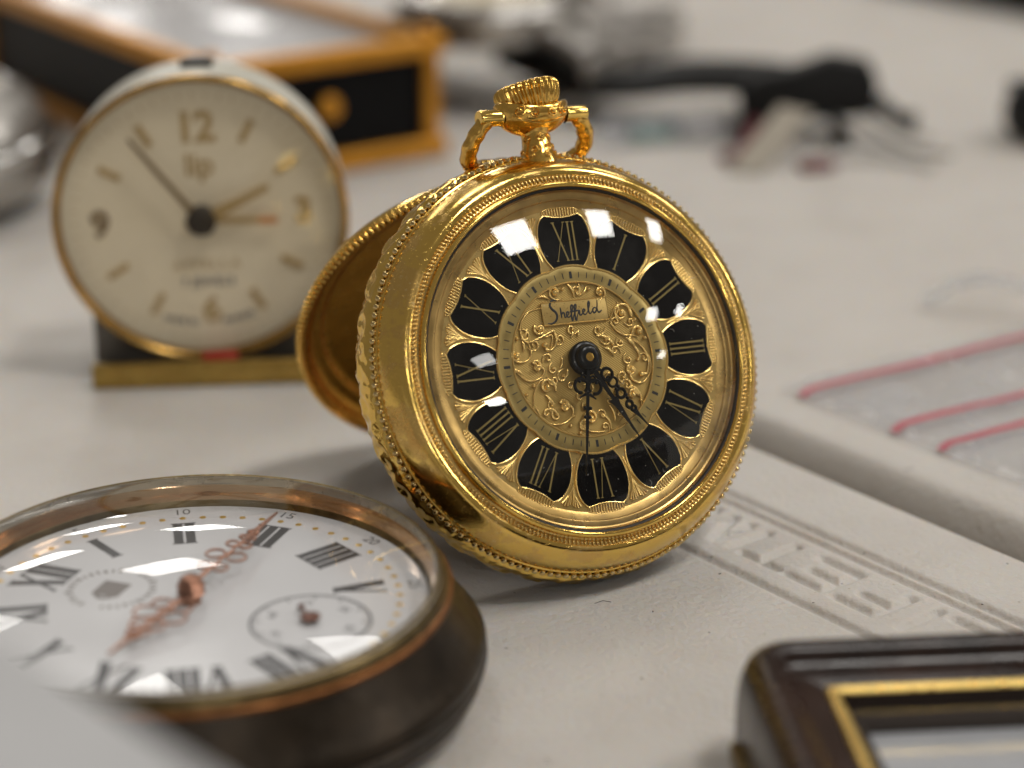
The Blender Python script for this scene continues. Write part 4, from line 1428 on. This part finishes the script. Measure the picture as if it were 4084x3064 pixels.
# ================================================================== resealable bag
def zip_bag():
    W = thing("zip_bag", "clear resealable plastic bag with red lines beyond the table fold", "plastic bag", (36.4, 256.0, 0))
    e2 = np.array([0.6204, -0.7842])
    e1 = np.array([0.842, 0.539])
    x = np.linspace(0, 95, 190); y = np.linspace(-3.5, 70, 170)
    Xg, Yg = np.meshgrid(x, y)

    def height(a, b):
        z = 0.9 + 0.25 * np.sin(a * 0.21 + 0.6 * np.sin(b * 0.17)) * np.sin(b * 0.13 + 0.4)
        for k in range(44):
            r_ = np.random.RandomState(k + 3)
            ca, cb, an, ln = r_.uniform(8, 95), r_.uniform(-3, 70), r_.uniform(0, 3.1), r_.uniform(5, 14)
            da, db = a - ca, b - cb
            p, q = da * math.cos(an) + db * math.sin(an), -da * math.sin(an) + db * math.cos(an)
            z = z + r_.uniform(0.25, 0.7) * (1 if cb > 26 or cb < -3 else 0.45) * np.exp(-np.abs(q) / 0.9) * np.exp(-(p / ln) ** 2)
        z = z + 2.0 * np.clip((a - 38) / 50, 0, 1) ** 2
        fade = np.clip(a / 1.5, 0.3, 1)
        return 0.25 + z * fade

    def world(a, b, dz=0.0):
        return a * e1[0] + b * e2[0], a * e1[1] + b * e2[1], height(a, b) + dz
    MB().grid(*world(Xg, Yg)).obj("film", "plastic_film", W, sharp=180)
    for b0, w in ((0.0, 1.35), (15.6, 1.25), (23.0, 1.15)):
        aa = np.linspace(0.2, 94, 110)
        bb = np.array([b0 - w / 2, b0 + w / 2])
        Ag, Bg = np.meshgrid(aa, bb)
        MB().grid(*world(Ag, Bg, 0.12)).obj("red_line", "red_print", W, sharp=180)
    # small crumpled lip standing up at the right
    t = np.linspace(0, 1, 30)
    cr = [(40, -18, 1.5), (43, -17, 3.4), (46, -14, 4.8), (49, -9, 4.2), (51, -4, 2.4), (52, 1, 1.8)]
    pts = [(a * e1[0] + b * e2[0], a * e1[1] + b * e2[1], z) for a, b, z in cr]
    MB().tube(smooth_path(pts, 6), 1.3, 10, flat=0.5).obj("fold", "plastic_film", W)


zip_bag()


# ================================================================== brown framed clock, near right
def framed_clock():
    W = thing("framed_clock", "glossy dark brown framed clock with gilt inner border, lower right corner", "clock", (18.9, 169.5, 0), rotz(5.0))
    WD, HT = 86.0, 96.0

    def rr(d, z, R=5.0, n=7):
        r = max(R - d, 0.25)
        x0, x1, y0, y1 = d, WD - d, -HT + d, -d
        pts = []
        for cx, cy, a0 in ((x1 - r, y1 - r, 0), (x0 + r, y1 - r, 90), (x0 + r, y0 + r, 180), (x1 - r, y0 + r, 270)):
            for k in range(n):
                a = rad(a0 + 90 * k / (n - 1))
                pts.append((cx + r * math.cos(a), cy + r * math.sin(a), z))
        return pts

    def sweep(prof):
        v, f = [], []
        for d, z in prof:
            v += rr(d, z)
        n = 28
        for i in range(len(prof) - 1):
            for k in range(n):
                k2 = (k + 1) % n
                f.append((i * n + k, i * n + k2, (i + 1) * n + k2, (i + 1) * n + k))
        return MB().add(v, f)
    sweep(smooth_path([(0.6, 0.0), (0.2, 1.0), (0.0, 4.0), (0.1, 8.0), (0.7, 10.3), (1.7, 11.3), (2.8, 11.45), (3.5, 11.0), (4.0, 10.2)], 5) +
          [(5.4, 9.7), (7.0, 9.4)]).obj("frame", "brown_lacquer", W, sharp=50)
    sweep(smooth_path([(7.0, 9.35), (7.15, 9.65), (7.5, 9.8), (7.95, 9.7), (8.1, 9.4)], 4)).obj("gilt_border", "gilt_fillet", W, sharp=50)
    sweep([(8.1, 9.4), (8.3, 8.0), (9.9, 7.4), (10.0, 6.4)]).obj("inner_mount", "dark_mount", W, sharp=50)
    MB().add(rr(9.85, 6.5), [tuple(range(28))]).obj("silvered_plate", "silvered_panel", W)
    MB().add(rr(8.25, 8.5), [tuple(range(28))]).obj("glass", "crystal_flat", W)
    MB().box((WD / 2, -HT / 2, 0.4), (WD - 3, HT - 3, 0.7)).obj("back_board", "black_panel", W)
    MB().box((0.0, -8.5, 3.2), (1.6, 5, 1.8), 0.4).obj("side_hinge", "brass_dull", W)


framed_clock()


# ================================================================== white box, near left, black things far right
o = MB().box((-36, -24, 20), (72, 48, 40), 0.6).obj("white_box", "white_card")
o.location = Vector((-15.6 + 0.68 * 6, 98.2 - 0.733 * 6, 0)) * S
o.rotation_euler = (0, 0, rad(-47.1))
tag(o, "plain white cardboard box corner close to the camera, lower left", "box")

o = MB().box((60, 40, 5), (150, 80, 10), 2.0).obj("black_case", "black_leather")
o.location = Vector((98, 541, 0)) * S
o.rotation_euler = (0, 0, rad(-51.5))
tag(o, "flat black case in the far top right corner", "case")

P = thing("leather_pouch", "small black leather pouch at the right edge", "pouch", (101.5, 392, 0), rotz(15))
MB().box((0, 0, 4.8), (19, 14, 9.6), 3.5).obj("body", "black_leather", P)
MB().box((-1, -1.0, 10.0), (17, 11, 1.8), 0.8).obj("flap", "black_leather", P)

# lint and specks on the table
mb = MB()
for i in range(90):
    x, y = rng.uniform(-30, 55), rng.uniform(160, 300)
    a = rng.uniform(0, 6.28); L = rng.uniform(0.12, 0.35) if i % 9 else rng.uniform(0.8, 1.8)
    p = [(x, y, 0.03), (x + L * 0.5 * math.cos(a), y + L * 0.5 * math.sin(a), 0.06), (x + L * math.cos(a + 0.5), y + L * math.sin(a + 0.5), 0.03)]
    mb.tube(p, 0.03 if i % 9 == 0 else rng.uniform(0.025, 0.05), 4)
o = mb.obj("dust", "lint")
o["kind"] = "stuff"
o["label"] = "tiny dark specks of dust and lint on the table"
